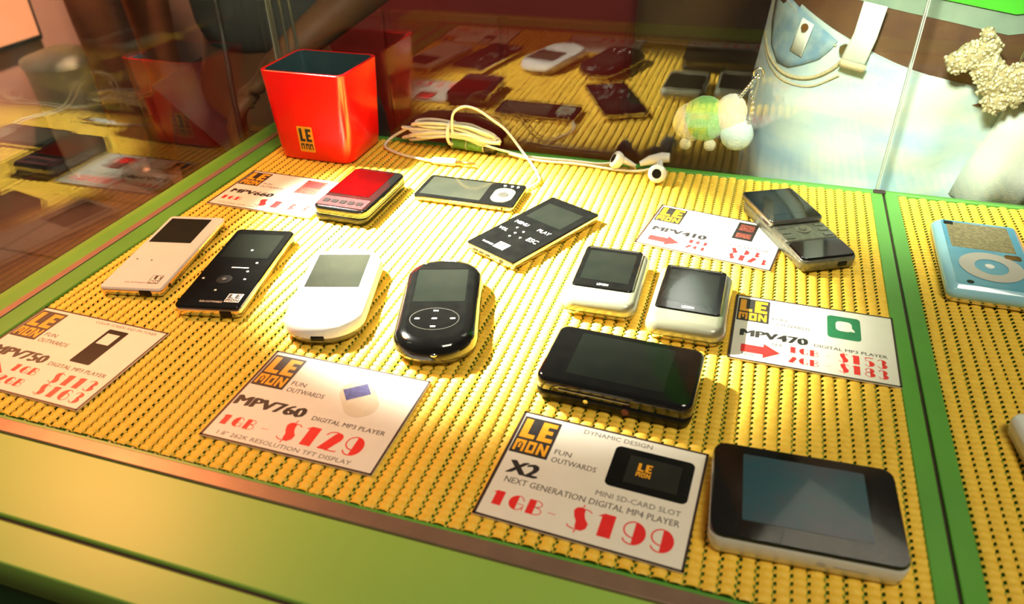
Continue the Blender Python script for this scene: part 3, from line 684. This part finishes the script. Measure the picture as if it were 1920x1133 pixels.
# blue player in the right hand case, with a grey control wheel
t = thing('media_player', 'sky blue player with a grey wheel in the right case', 'media player', (0.5985, -0.1120, 0), -1.2)
part(MB().slab(.0560, .0990, .006, [(0.0000, .0020), (.0010, .0010), (.0036, .0010)]), 'back_shell', 'chrome', t, label='polished steel back')
part(MB().slab(.0560, .0990, .006, [(.0036, .0006), (.0050, 0), (.0078, .0002), (.0105, .0030), (.0118, .0048)]), 'front_shell', 'blue_pale', t)
f = part(MB().slab(.0462, .0892, .003, [(.0116, 0), (.0121, .0002)]), 'face_plate', 'blue', t)
part(MB().slab(.0385, .0370, .0008, [(.0119, 0), (.01225, 0)], (-.0010, .0230), 2), 'screen', 'screen_olive', f)
w_ = MB(); ro, ri = .0188, .0098; N = 40; v = []; fc = []
for i in range(N):
    a = 2 * PI * i / N; v += [(ro * math.cos(a), -.0185 + ro * math.sin(a), .0124), (ri * math.cos(a), -.0185 + ri * math.sin(a), .0124)]
for i in range(N):
    j = (i + 1) % N
    fc.append((2 * i, 2 * j, 2 * j + 1, 2 * i + 1))
wh = part(w_.add(v, fc), 'control_wheel', 'wheel', f)
part(MB().cyl((-.0010, -.0180, .0121), .0028, .0006, 16), 'key', 'white_ink', f)
part(MB().slab(.0100, .0060, .002, [(.0122, 0), (.0127, .0003)], (.0150, -.0020), 3), 'hold_key', 'brass', f)
part(MB().cyl((-.0150, -.0410, .0118), .0021, .0005, 16), 'jack_socket', 'black_satin', f)
part(MB().slab(.0060, .0050, .0008, [(.0121, 0), (.01235, 0)], (-.0185, .0400), 2), 'sensor', 'black_satin', f)

t = thing('media_player', 'white player at the right edge of the photograph, partly out of view', 'media player', (0.6075, -0.3060, 0), 8)
part(MB().slab(.0440, .0680, .007, [(0.0000, .0022), (.0012, .0006), (.0080, 0), (.0105, .0012), (.0112, .0030)]), 'body_shell', 'white_gloss', t)
part(MB().rect(-.014, -.004, .014, .026, .01128), 'screen', 'screen', t)
t = thing('media_player', 'pink player at the right edge behind the blue one', 'media player', (0.6660, -0.0400, 0), -6)
part(MB().slab(.0480, .0620, .006, [(0.0000, .0022), (.0012, .0006), (.0080, 0), (.0105, .0012), (.0112, .0030)]), 'body_shell', 'pink', t)
part(MB().rect(-.014, -.004, .014, .022, .01128), 'screen', 'screen', t)

# ------------------------------------------------------------------ red cup
t = thing('pen_cup', 'red square glass cup with an orange and black badge', 'cup', (0.0705, -0.0400, 0))
def cup_ring(wx, wy, rad, z, n=7):
    ring = []
    for q, (sx, sy) in enumerate(((1, 1), (-1, 1), (-1, -1), (1, -1))):
        for k in range(n + 1):
            a = q * PI / 2 + k / n * PI / 2
            ring.append((sx * (wx - rad) + rad * math.cos(a), sy * (wy - rad) + rad * math.sin(a), z))
    return ring
HC = .0790
outer = [cup_ring(.0345, .0295, .010, 0), cup_ring(.0362, .0312, .010, .0020)]
for k in range(1, 9):
    f_ = k / 8; outer.append(cup_ring(.0366 + .0034 * f_, .0316 + .0020 * f_, .0098 - .003 * f_, .004 + (HC - .004) * f_))
body = MB().rings(outer, True, False)
body.build('cup_body', 'cup_red', t)
rim = MB().rings([cup_ring(.0400, .0336, .0068, HC), cup_ring(.0397, .0333, .0068, HC + .0005), cup_ring(.0372, .0308, .0060, HC + .0003)], False, False); rim.build('rim', 'cup_red', t)
inner = [cup_ring(.0372, .0308, .0060, HC + .0003)] + [cup_ring(.0372 - .004 * k / 5, .0308 - .003 * k / 5, .006, HC - (HC - .006) * k / 5) for k in range(1, 6)]
ib = MB().rings(inner, False, True); ib.build('glass_lining', 'cup_in', t, label='dark glass inside')
bm_ = MB(); zf = lambda z: -(.0316 + .0020 * max(0, (z - .004) / (HC - .004))) - .0003
def on_face(mb, start):
    mb.v = mb.v[:start] + [(v[0], zf(v[1]) - v[2], v[1]) for v in mb.v[start:]]
bk = MB(); bk.slab(.0150, .0235, .001, [(0, 0), (.0002, 0)], (-.0048, .0205), 3); on_face(bk, 0); bo = bk.build('logo_badge', 'orange_ink', t)
lt = MB(); x0, y0, w_, h_ = -.0048 - .0066, .0205 - .0108, .0132, .0216
def R_(a, b, c, d): lt.rect(x0 + a * w_, y0 + b * h_, x0 + c * w_, y0 + d * h_, .00035)
R_(.07, .40, .28, .96); R_(.28, .40, .46, .52); R_(.54, .40, .73, .96); R_(.73, .40, .95, .52); R_(.73, .84, .95, .96); R_(.73, .62, .90, .73)
for q in (.05, .40, .70): R_(q, .06, q + .08, .32); R_(q + .18, .06, q + .26, .32); R_(q + .08, .24, q + .18, .32)
on_face(lt, 0); lt.build('logo_letters', 'ink', bo)

# cords behind the cup and outside the corner
for k, (x, lean) in enumerate(((.008, .000), (.018, .004), (.028, .010))):
    pts = smooth_curve([(x + .002, -.0058, .0), (x, -.0056, .10), (x - lean * .4, -.006, .22), (x - lean, -.0055, .48)], 5)
    tag(MB().tube(pts, .0014, 8).build('power_cord', 'grey_cord'), ('thin grey cord nearest the glass corner behind the cup', 'middle thin grey cord behind the cup', 'thin grey cord farthest from the glass corner behind the cup')[k], 'cord')
tag(MB().tube(smooth_curve([(-.046, -.018, -.93), (-.046, -.018, -.3), (-.045, -.018, .0), (-.048, -.010, .07), (-.055, .0, .14), (-.066, .01, .5)], 6), .0028, 8).build('power_cord', 'cord'), 'thick black cord hanging outside the left pane', 'cord')

# ------------------------------------------------------------------ earphones
t = thing('earphones', 'white earphones with a bundled cable, a plug and two buds', 'earphones', (0, 0, 0))
cb = MB(); rnd = random.Random(11)
for k in range(13):
    a0 = .0070 + rnd.uniform(-.002, .002); zb = .013 + rnd.uniform(-.003, .007); ry = rnd.uniform(.003, .0062); x0_ = .130 + rnd.uniform(0, .018); x1_ = .228 - rnd.uniform(0, .012)
    pts = []
    for i in range(29):
        a = 2 * PI * i / 28; u = .5 - .5 * math.cos(a)
        x = x0_ + (x1_ - x0_) * u
        pin = .35 + .65 * abs(2 * u - 1) ** .8
        pts.append((x, -.0200 + a0 + ry * math.sin(a) * pin, zb + .0045 * pin * math.sin(a + k) - .010 * max(0, u - .72) + .0035 * math.sin(PI * u)))
    cb.tube(pts, .0014, 6, False)
cb.build('cable_bundle', 'cable', t)
MB().tube([(.180 + .0015 * math.cos(a), -.0130 + .0080 * math.cos(a), .0160 + .0105 * math.sin(a)) for a in [2 * PI * i / 20 for i in range(21)]], .0016, 6, False).build('cable_tie', 'cable', t)
MB().tube(smooth_curve([(.136, -.013, .016), (.120, -.014, .006), (.1165, -.024, .0016), (.124, -.032, .0016), (.140, -.040, .0016), (.160, -.045, .0018), (.1745, -.0478, .0024)], 6), .00125, 8).build('plug_cable', 'cable', t)
pl = MB().tube([(.1735, -.0478, .0028), (.1755, -.0478, .0030), (.188, -.0474, .0032), (.1955, -.0470, .0032), (.1965, -.0470, .0032)], [.0018, .0030, .0033, .0033, .0026], 12).build('plug', 'white_gloss', t)
MB().tube([(.1965, -.0470, .0032), (.2020, -.0467, .0032), (.2022, -.0467, .0032), (.2028, -.0467, .0032), (.2030, -.0467, .0032), (.2080, -.0464, .0032), (.2130, -.0461, .0032), (.2150, -.0460, .0032)],
          [.0017, .0017, .0014, .0014, .0017, .0016, .0011, .0003], 10).build('plug_tip', 'brass', pl, label='brass tip')
MB().tube(smooth_curve([(.1835, -.020, .018), (.1836, -.020, .030), (.1865, -.020, .0385), (.196, -.020, .0442), (.208, -.020, .0425), (.2220, -.020, .0345), (.2350, -.020, .0255), (.2500, -.022, .0085), (.262, -.032, .0014), (.2720, -.050, .0014), (.2760, -.062, .0014), (.270, -.080, .0014)], 6), .00115, 8).build('cable_loop', 'cable', t)
MB().tube(smooth_curve([(.215, -.020, .010), (.232, -.016, .0050), (.255, -.014, .0014), (.290, -.0125, .0014), (.315, -.0125, .0014), (.329, -.0135, .004)], 6), .00115, 8).build('bud_cable', 'cable', t)
MB().tube(smooth_curve([(.236, -.018, .0040), (.262, -.020, .0014), (.300, -.018, .0014), (.332, -.021, .0014), (.352, -.020, .002), (.3660, -.0175, .006)], 6), .00115, 8).build('bud_cable', 'cable', t)
def bud(c, d, name):
    c = Vector(c); d = Vector(d).normalized()
    b_ = MB().tube([c - d * .004, c - d * .0025, c, c + d * .0030, c + d * .0045, c + d * .0048], [.0030, .0062, .0075, .0078, .0070, .0040], 18).build(name, 'white_gloss', t)
    MB().tube([c + d * .0046, c + d * .0052], [.0042, .0036], 16).build('bud_grille', 'black_satin', b_)
    return b_
bud((.3335, -.0165, .0078), (-.55, -.2, .35), 'ear_bud'); MB().tube([(.3370, -.0150, .0085), (.3440, -.0135, .0050), (.3480, -.0130, .0030)], [.0035, .0024, .0018], 10).build('bud_stem', 'white_gloss', t)
bud((.3700, -.0330, .0076), (-.10, -.85, .30), 'ear_bud'); MB().tube([(.3700, -.0290, .0085), (.3690, -.0180, .0095), (.3680, -.0110, .0100)], [.0036, .0030, .0024], 10).build('bud_stem', 'white_gloss', t)
MB().tube([(.3520, -.0140, .0060), (.3600, -.0120, .0095), (.3700, -.0105, .0125), (.3760, -.0105, .0130)], [.0022, .0042, .0046, .0040], 12).build('cable_slider', 'white_gloss', t)
# battery sized tube under the bundle
t = thing('battery', 'black ended battery with a green label under the earphone cable', 'battery', (.1960, -.0108, .0053), -3)
t.rotation_euler = (0, 0, math.radians(-4))
MB().tube([(-.0165, 0, 0), (.0150, 0, 0)], .0052, 18).build('label_sleeve', 'green_label', t)
MB().tube([(-.0225, 0, 0), (-.0220, 0, 0), (-.0165, 0, 0)], [.0035, .0053, .0053], 18).build('end_cap', 'black_gloss', t)
MB().tube([(.0150, 0, 0), (.0215, 0, 0), (.0265, 0, 0), (.0270, 0, 0)], [.0053, .0053, .0045, .0020], 18).build('end_cap', 'black_gloss', t)
for xx in (-.0166, .0150, -.002): MB().tube([(xx - .0005, 0, 0), (xx + .0005, 0, 0)], .00545, 18).build('ring_band', 'wheel', t)

# ------------------------------------------------------------------ people
def skin_mesh(name, nodes, edges, mat, parent, sub=2):
    """nodes: list of (x, y, z, rx, ry); one continuous surface grown round the joints"""
    me = D.meshes.new(name); me.from_pydata([n[:3] for n in nodes], edges, []); me.update()
    o = D.objects.new(name, me); COL.objects.link(o)
    md = o.modifiers.new('skin', 'SKIN'); md.use_smooth_shade = True; md.branch_smoothing = 0.6
    for i, n in enumerate(nodes):
        sv = me.skin_vertices[0].data[i]; sv.radius = (n[3], n[4]); sv.use_root = (i == 0)
    ms = o.modifiers.new('sub', 'SUBSURF'); ms.levels = sub; ms.render_levels = sub
    bpy.context.view_layer.update()
    dg = bpy.context.evaluated_depsgraph_get()
    nm_ = D.meshes.new_from_object(o.evaluated_get(dg))
    o.modifiers.clear(); o.data = nm_; D.meshes.remove(me)
    nm_.materials.clear(); nm_.materials.append(M[mat])
    for p in nm_.polygons: p.use_smooth = True
    o.parent = parent
    return o

def person(label, loc, rz, height, skin, shirt, trousers, armL, armR, female=False, build_jeans=True, hipz=None):
    """local frame faces -Y, feet at z=0. arm = (elbow, wrist, hand_dir)"""
    h = height; t = thing('person', label, 'person', loc, rz)
    H = lambda f: f * h
    sw = .108 * h; hw = .055 * h
    nodes = [(0, 0, H(.53), .085, .062)]; edges = []
    def chain(start, pts):
        p = start
        for q in pts: nodes.append(q); edges.append((p, len(nodes) - 1)); p = len(nodes) - 1
        return p
    chest = chain(0, [(0, 0, H(.60), .075, .058), (0, 0, H(.68), .088, .064), (0, .004, H(.76), .105, .070)])
    neck = chain(chest, [(0, .008, H(.815), .058, .045), (0, .004, H(.845), .036, .036), (0, -.004, H(.870), .040, .042)])
    head = chain(neck, [(0, -.012, H(.905), .058, .068), (0, -.006, H(.950), .066, .080), (0, -.002, H(.982), .048, .058)])
    hands = []
    for s, arm in ((-1, armL), (1, armR)):
        sh = chain(chest, [(s * sw, .006, H(.795), .046, .046)])
        e, wv, hd = [Vector(a) for a in arm]
        el = chain(sh, [tuple(Vector((s * sw * 1.12, .004, H(.755))).lerp(e, .35)) + (.042, .042), tuple(e) + (.033, .033), tuple(e.lerp(wv, .35)) + (.031, .031), tuple(wv) + (.019, .021)])
        hd.normalize(); side = hd.cross(Vector((0, 0, 1))); side = side.normalized() if side.length > .1 else Vector((1, 0, 0)); upv = side.cross(hd)
        palm = wv + hd * .045
        pn = chain(el, [tuple(palm) + (.020, .014), tuple(wv + hd * .075) + (.022, .013)])
        for q, (off, ln) in enumerate(((-.027, .052), (-.009, .066), (.009, .070), (.027, .060))):
            b0 = wv + hd * .085 + side * off
            chain(pn, [tuple(b0) + (.0085, .0085), tuple(b0 + hd * ln * .5 - upv * .010) + (.008, .008), tuple(b0 + hd * ln * .82 - upv * .034) + (.0068, .0068)])
        b0 = wv + hd * .035 - side * s * -.022
        chain(pn - 1, [tuple(b0 + side * .012 * s) + (.010, .010), tuple(b0 + side * .032 * s + hd * .022 - upv * .012) + (.0085, .0085), tuple(b0 + side * .036 * s + hd * .045 - upv * .022) + (.007, .007)])
    legs = []
    for s in (-1, 1):
        k_ = chain(0, [(s * hw, .0, H(.475), .082, .078), (s * hw * 1.05, -.004, H(.38), .070, .072), (s * hw * 1.05, -.006, H(.275), .050, .052), (s * hw * 1.05, .008, H(.19), .048, .052), (s * hw * 1.05, .012, H(.045), .030, .034), (s * hw * 1.1, -.030, H(.022), .034, .022), (s * hw * 1.12, -.095, H(.015), .034, .016)])
    skin_mesh('body', nodes, edges, skin, t)
    # face and hair
    hc = Vector((0, -.008, H(.935)))
    for s in (-1, 1):
        MB().ball((s * .029, hc.y - .074, hc.z + .004), .0115, .007, .0075, 10, 6).build('eye', 'eye', t)
        MB().ball((s * .074, hc.y + .010, hc.z - .004), .009, .018, .028, 10, 6).build('ear', skin, t)
    MB().tube([(0, hc.y - .070, hc.z + .012), (0, hc.y - .088, hc.z - .016), (0, hc.y - .090, hc.z - .024), (0, hc.y - .070, hc.z - .032)], [.006, .011, .013, .006], 8).build('nose', skin, t)
    MB().ball((0, hc.y - .066, hc.z - .050), .022, .009, .007, 12, 6).build('mouth', 'lip', t)
    hb = MB(); hb.ball((0, .012, hc.z + .022), .080, .088, .074, 20, 12)
    if female: hb.ball((0, .050, hc.z - .060), .070, .045, .12, 18, 10)
    hb.build('hair', 'hair', t)
    # clothes: slightly larger shells over the same joints
    sn = [(0, 0, H(.53), .108, .088)]; se = []
    def sc(start, pts):
        p = start
        for q in pts: sn.append(q); se.append((p, len(sn) - 1)); p = len(sn) - 1
        return p
    ch = sc(0, [(0, 0, H(.60), .100, .078), (0, 0, H(.68), .108, .082), (0, .004, H(.76), .122, .086), (0, .006, H(.805), .070, .060)])
    for s, arm in ((-1, armL), (1, armR)):
        e = Vector(arm[0]); st = Vector((s * sw, .006, H(.792)))
        sc(ch - 1, [tuple(st) + (.058, .058), tuple(st.lerp(e, .45)) + (.054, .054), tuple(st.lerp(e, .85)) + (.052, .052)])
    skin_mesh('shirt', sn, se, shirt, t)
    if build_jeans:
        tn = [(0, 0, H(.53), .104, .086)]; te = []
        for s in (-1, 1):
            p = 0
            for q in ((s * hw, 0, H(.475), .098, .094), (s * hw * 1.05, -.004, H(.38), .084, .084), (s * hw * 1.05, -.006, H(.275), .068, .068), (s * hw * 1.05, .006, H(.17), .062, .064), (s * hw * 1.05, .008, H(.05), .056, .060)):
                tn.append(q); te.append((p, len(tn) - 1)); p = len(tn) - 1
        skin_mesh('trousers', tn, te, trousers, t)
    for s in (-1, 1):
        MB().slab(.090, .255, .04, [(0, .004), (.004, 0), (.030, .002), (.055, .014), (.066, .026)], (s * hw * 1.1, -.022), 6).build('shoe', 'shoe', t)
    return t

# customer behind the right side of the case: hips right at the glass, hands raised above the frame
cx, cy = .606, .168
cust = person('customer in washed jeans, brown belt and green top behind the right case', (cx, cy, FL), 0, 1.70, 'skin', 'shirt_green', 'denim',
              ((-.26, .04, 1.16), (-.12, -.08, 1.38), (.3, -.05, .9)), ((.26, .04, 1.16), (.12, -.08, 1.38), (-.3, -.05, .9)), True, False)
RX, RY, PW = .176, .136, 2.5
def front_y(x, z=0.0):
    dx = min(abs(x) / RX, .995)
    y = -RY * (1 - dx ** PW) ** (1 / PW)
    y += .020 * math.exp(-((x + .006 - .10 * z) / .013) ** 2) * max(0, min(1, (.075 - z) / .06))      # crease below the fly
    y -= .006 * math.exp(-((x - .018 - .10 * z) / .014) ** 2) * max(0, min(1, (.075 - z) / .06))      # fold beside it
    y += .0022 * math.sin(x * 70 + z * 55) * max(0, 1 - dx) + .0014 * math.sin(z * 150 - x * 40)
    return y
def top_z(x): return .074 + .056 * min(1.0, abs(x) / .17) ** 1.6
def jean_ring(f, zb):
    ring = []; N = 96
    for i in range(N):
        a = 2 * PI * i / N; ca, sa = math.cos(a), math.sin(a)
        x = RX * math.copysign(abs(ca) ** (2 / PW), ca)
        zt = top_z(x) if sa < .2 else .13
        z = zb + (zt - zb) * f
        if sa < 0: y = front_y(x, z)
        else: y = .135 * abs(sa) ** (2 / PW) + (.02 if z < .05 else 0)
        k = 1.0 - .05 * max(0, (z - .02)) / .1
        ring.append((x * k, y, z - FL))
    return ring
jm = MB().rings([jean_ring(f, -.16) for f in [i / 22 for i in range(23)]], True, True)
for s in (-1, 1):
    legr = []
    for k in range(14):
        f = k / 13; z = -.10 - f * .76
        rx_ = .088 * (1 - f) + .056 * f + .004 * math.sin(f * 25); ry_ = .118 * (1 - f) + .062 * f
        legr.append([(s * (.088 - .012 * f) + rx_ * math.cos(-2 * PI * i / 32), -.012 * (1 - f) + ry_ * math.sin(-2 * PI * i / 32), z - FL) for i in range(32)])
    jm.rings(legr)
jeans = jm.build('jeans', 'denim', cust)
def patch(pts_xz, off, name, mat, parent, thick=None, **k):
    """a strip or panel lying on the front of the jeans; pts in (x, z above shelf)"""
    mb = MB(); tris = None
    # grid fill between left and right boundary
    rows = []
    for (xa, za), (xb, zb) in pts_xz:
        n = 10; row = []
        for i in range(n + 1):
            f = i / n; x = xa + (xb - xa) * f; z = za + (zb - za) * f
            kk = 1.0 - .05 * max(0, (z - .02)) / .1
            row.append((x * kk, front_y(x, z) - off, z - FL))
        rows.append(row)
    v = [p for r in rows for p in r]; n = len(rows[0]); f = []
    for a in range(len(rows) - 1):
        for b in range(n - 1): f.append((a * n + b, a * n + b + 1, (a + 1) * n + b + 1, (a + 1) * n + b))
    mb.add(v, f, True)
    o = mb.build(name, mat, parent, **k)
    so = o.modifiers.new('thick', 'SOLIDIFY'); so.thickness = thick or .001; so.offset = 0
    return o
def seam(pts, r, off=.0012, name='seam_stitching', par=None):
    P_ = []
    for x, z in smooth_curve([(a, 0, b) for a, b in pts], 6) and [(p.x, p.z) for p in smooth_curve([(a, 0, b) for a, b in pts], 6)]:
        kk = 1.0 - .05 * max(0, (z - .02)) / .1
        P_.append((x * kk, front_y(x, z) - off, z - FL))
    return MB().tube(P_, r, 6).build(name, 'stitch', par or jeans)
# darker pocket panel at the wearer's right hip, with tab, rivet and stitched edge
pk = [((-.1735, .1285), (-.118, .100)), ((-.1735, .112), (-.122, .092)), ((-.172, .096), (-.128, .084)), ((-.168, .080), (-.140, .076)), ((-.160, .070), (-.150, .070))]
patch(pk, .0022, 'pocket_panel', 'denim_blue', jeans)
patch([((-.149, .112), (-.139, .109)), ((-.152, .084), (-.142, .082))], .0042, 'pocket_tab', 'denim_pale', jeans)
MB().cyl((-.1395, front_y(-.142, .105) - .0065, .106 - FL), .0030, .002, 14, 'y').build('rivet', 'brass', jeans)
MB().cyl((-.1075, front_y(-.107, .093) - .0045, .0965 - FL), .0042, .003, 14, 'y').build('rivet', 'chrome', jeans)
seam([(-.175, .082), (-.166, .070), (-.150, .063), (-.130, .067), (-.115, .080), (-.108, .094)], .0016)
seam([(-.173, .074), (-.164, .063), (-.150, .057), (-.128, .060), (-.110, .074)], .0009)
seam([(-.174, .125), (-.150, .112), (-.118, .096)], .0009)
seam([(.020, .070), (.014, .030), (.006, -.010)], .0010); seam([(.026, .070), (.020, .030), (.012, -.010)], .0008)
seam([(-.171, .05), (-.171, .02), (-.171, -.03)], .0010, .0016)
# belt band, underlayer hem, belt loop
def band(z0f, z1f, grow, name, mat, par):
    rs = []
    for q in range(4):
        ring = []; N = 72
        for i in range(N):
            a = 2 * PI * i / N; ca, sa = math.cos(a), math.sin(a)
            x = (RX - .006) * math.copysign(abs(ca) ** (2 / PW), ca)
            za, zb = z0f(x), z1f(x); z = za + (zb - za) * (q / 3)
            y = (front_y(x, .2) if sa < 0 else .130 * abs(sa) ** (2 / PW))
            g_ = grow * (1 if q in (1, 2) else .85)
            ring.append((x * (1 + g_ * 4) * .965, y * .96 + math.copysign(g_, sa) - (0 if sa > 0 else 0), z - FL))
        rs.append(ring)
    return MB().rings(rs, False, False).build(name, mat, par)
belt = band(lambda x: top_z(x) - .012, lambda x: .118 + .026 * min(1, abs(x) / .17), -.001, 'belt', 'belt', cust)
band(lambda x: .117 + .024 * min(1, abs(x) / .17), lambda x: .150 + .010 * abs(x) / .17, .0015, 'shirt_hem', 'hem', cust)
band(lambda x: .132 + .022 * min(1, abs(x) / .17), lambda x: .235, .0040, 'shirt_front', 'shirt_green', cust)
patch([((-.1075, .134), (-.0900, .132)), ((-.1080, .110), (-.0910, .108)), ((-.1130, .0865), (-.0950, .0845))], .0075, 'belt_loop', 'denim_pale', jeans, .002)
patch([((-.1130, .0900), (-.0930, .0880)), ((-.1135, .0840), (-.0940, .0820))], .0090, 'loop_foot', 'stitch', jeans, .0015)
# paler fold to the right of the fly
patch([((.014, .070), (.052, .066)), ((.010, .045), (.060, .040)), ((.004, .015), (.056, .012)), ((-.002, -.015), (.050, -.02))], .0030, 'fly_flap', 'denim_pale', jeans, .0015)

# brown bag hanging at the customer's side
t = thing('shoulder_bag', 'plain brown leather bag hanging beside the customer in jeans', 'bag', (.372, .300, -.040), 6)
bg = MB(); rs = []
for k in range(9):
    f = k / 8; z = f * .26; w2 = .085 - .010 * f; d2 = .032 * (1 - .4 * f) + .004 * math.sin(k)
    rs.append([(w2 * math.copysign(abs(math.cos(2 * PI * i / 40)) ** .35, math.cos(2 * PI * i / 40)), d2 * math.copysign(abs(math.sin(2 * PI * i / 40)) ** .5, math.sin(2 * PI * i / 40)), z) for i in range(40)])
bg.rings(rs); bg.build('bag_body', 'bag', t)
MB().tube([(-.078, -.034, .075), (0, -.036, .072), (.078, -.034, .075)], .0015, 6).build('bag_seam', 'belt', t)
MB().tube(smooth_curve([(-.055, 0, .24), (-.05, .0, .34), (.03, .0, .50), (.085, .0, .52), (.10, 0, .44), (.06, 0, .24)], 5), .006, 8).build('bag_strap', 'belt', t)

# plush ball charms hanging in front of the jeans
t = thing('plush_charm', 'three plush balls, green, cream and pale blue, on a bead chain', 'charm', (0, 0, 0))
def fuzzy(c, r, name, mat, sq=1.0):
    rnd = random.Random(int(c[0] * 1e4)); b_ = MB(); n, m_ = 28, 18; rs = []
    for k in range(m_ + 1):
        ph = -PI / 2 + PI * (k + .03) / (m_ + .06); ring = []
        for i in range(n):
            rr = r * (1 + rnd.uniform(-.02, .02))
            ring.append((c[0] + rr * math.cos(ph) * math.cos(2 * PI * i / n), c[1] + rr * .85 * math.cos(ph) * math.sin(2 * PI * i / n), c[2] + rr * sq * math.sin(ph)))
        rs.append(ring)
    return b_.rings(rs).build(name, mat, t)
fuzzy((.3985, .0215, .0380), .0190, 'plush_ball', 'pom_green')
fuzzy((.3885, .0240, .0330), .0165, 'plush_body', 'pom_white')
fuzzy((.4195, .0175, .0460), .0130, 'plush_ball', 'pom_white', 1.25)
fuzzy((.4270, .0150, .0290), .0135, 'plush_ball', 'pom_blue')
for c in ((.3855, .0150, .0165), (.4060, .0150, .0175)): fuzzy(c, .0052, 'plush_foot', 'pom_white')
chn = MB()
for i in range(9):
    f = i / 8; chn.ball((.4240 + .0120 * f, .0165 + .004 * f, .060 + .0180 * f), .0021, n=8, m=6)
for i in range(9):
    f = i / 8; chn.ball((.4345 + .002 * math.sin(f * 5), .0140 + .004 * f, .040 + .034 * f), .0018, n=8, m=6)
chn.build('bead_chain', 'chrome', t)
MB().tube([(.4365 + .004 * math.cos(a), .0200, .0800 + .004 * math.sin(a)) for a in [2 * PI * i / 16 for i in range(17)]], .0009, 6, False).build('key_loop', 'chrome', t)

# glittering terrier charm
t = thing('dog_charm', 'glittering beaded terrier charm hanging in front of the belt', 'charm', (.6095, .0150, .0885))
t.scale = (1.13, 1.0, 1.13)
blobs = [(-.0290, .0110, .0105, .0080), (-.0235, .0155, .0110, .0095), (-.0165, .0215, .0085, .0080), (-.0185, .0290, .0050, .0048), (-.0130, .0080, .0100, .0110), (-.0060, .0000, .0115, .0130), (-.0020, -.0130, .0090, .0095),
         (.0080, .0020, .0140, .0125), (.0220, .0040, .0150, .0125), (.0360, .0030, .0130, .0125), (.0380, -.0120, .0080, .0100), (.0460, .0130, .0050, .0080), (.0080, -.0100, .0070, .0060)]
core = MB()
for x, z, rx_, rz_ in blobs: core.ball((x, 0, z), rx_ * .9, .0070, rz_ * .9, 16, 10)
core.build('dog_body', 'dog_base', t)
bd = MB(); rnd = random.Random(5)
for x, z, rx_, rz_ in blobs:
    for k in range(int(2600 * 1e3 * rx_ * rz_ / 4.2)):
        a = rnd.uniform(0, 2 * PI); u = math.sqrt(rnd.random()) * .97
        px_, pz_ = x + rx_ * u * math.cos(a), z + rz_ * u * math.sin(a)
        py_ = -.0070 * math.sqrt(max(0, 1 - u * u)) * .95
        bd.ball((px_, py_, pz_), rnd.uniform(.0010, .0016), n=6, m=4)
bd.build('rhinestones', 'rhinestone', t, kind='stuff')
MB().tube([(-.0100 + .0010 * math.cos(a), .0082 * math.cos(a) , .0090 + .0095 * math.sin(a)) for a in [2 * PI * i / 18 for i in range(19)]], .0016, 6, False).build('collar', 'rhinestone', t)
MB().tube([(.004, -.001, .012), (.006, -.001, .05), (.008, 0, .075)], .0008, 6).build('hanging_cord', 'chrome', t)

# shopper in grey leaning at the case corner, forearm and hand at the glass
person('shopper in a grey shirt with bare brown forearms behind the red cup', (-.250, .335, FL), 8, 1.66, 'skin_brown', 'shirt_grey', 'trouser_dark',
       ((-.26, .10, 1.08), (-.12, .20, .98), (.8, .1, -.3)), ((.255, -.040, 1.05), (.135, -.200, .955), (-.70, -.2, -.62)))
# passer-by in rust coloured trousers
person('passer-by in rust coloured trousers by the peach wall', (-1.68, 1.55, FL), 75, 1.70, 'skin', 'trouser_brown', 'trouser_brown',
       ((-.25, .02, 1.08), (-.26, -.05, .84), (0, -.1, -1)), ((.25, .02, 1.08), (.26, -.05, .84), (0, -.1, -1)), True)

# ------------------------------------------------------------------ things farther off
t = thing('display_counter', 'dark red counter standing behind the case', 'counter', (-.25, 1.25, FL), 0)
MB().box(-.42, -.25, 0, .42, .25, .90, .01).build('counter_body', 'red_panel', t)
MB().box(-.44, -.27, .90, .44, .27, .93, .006).build('counter_top', 'red_panel', t)
for xx in (-.28, 0, .28): MB().box(xx - .13, -.258, .10, xx + .13, -.250, .80, .002).build('door', 'red_panel', t)
t = thing('glow_panel', 'added glowing orange panel standing in for blurred warm light', 'glow panel', (-2.17, 1.52, -.25), 0)  # made-up panel, put in for its orange glow
MB().box(-.03, -.12, -.22, .0, .12, .42, .006).build('panel_frame', 'wall_dark', t)
MB().box(.0, -.10, -.20, .006, .10, .40).build('panel_face', 'lamp', t)
t = thing('waste_bin', 'pale green round bin by the peach wall', 'bin', (-1.98, 1.52, FL), 0)
MB().tube([(0, 0, 0), (0, 0, .02), (0, 0, .40), (0, 0, .42)], [.10, .105, .13, .135], 28).build('bin_body', 'bin', t)
MB().tube([(0, 0, .42), (0, 0, .44), (0, 0, .47)], [.138, .138, .05], 28).build('bin_lid', 'bin', t)
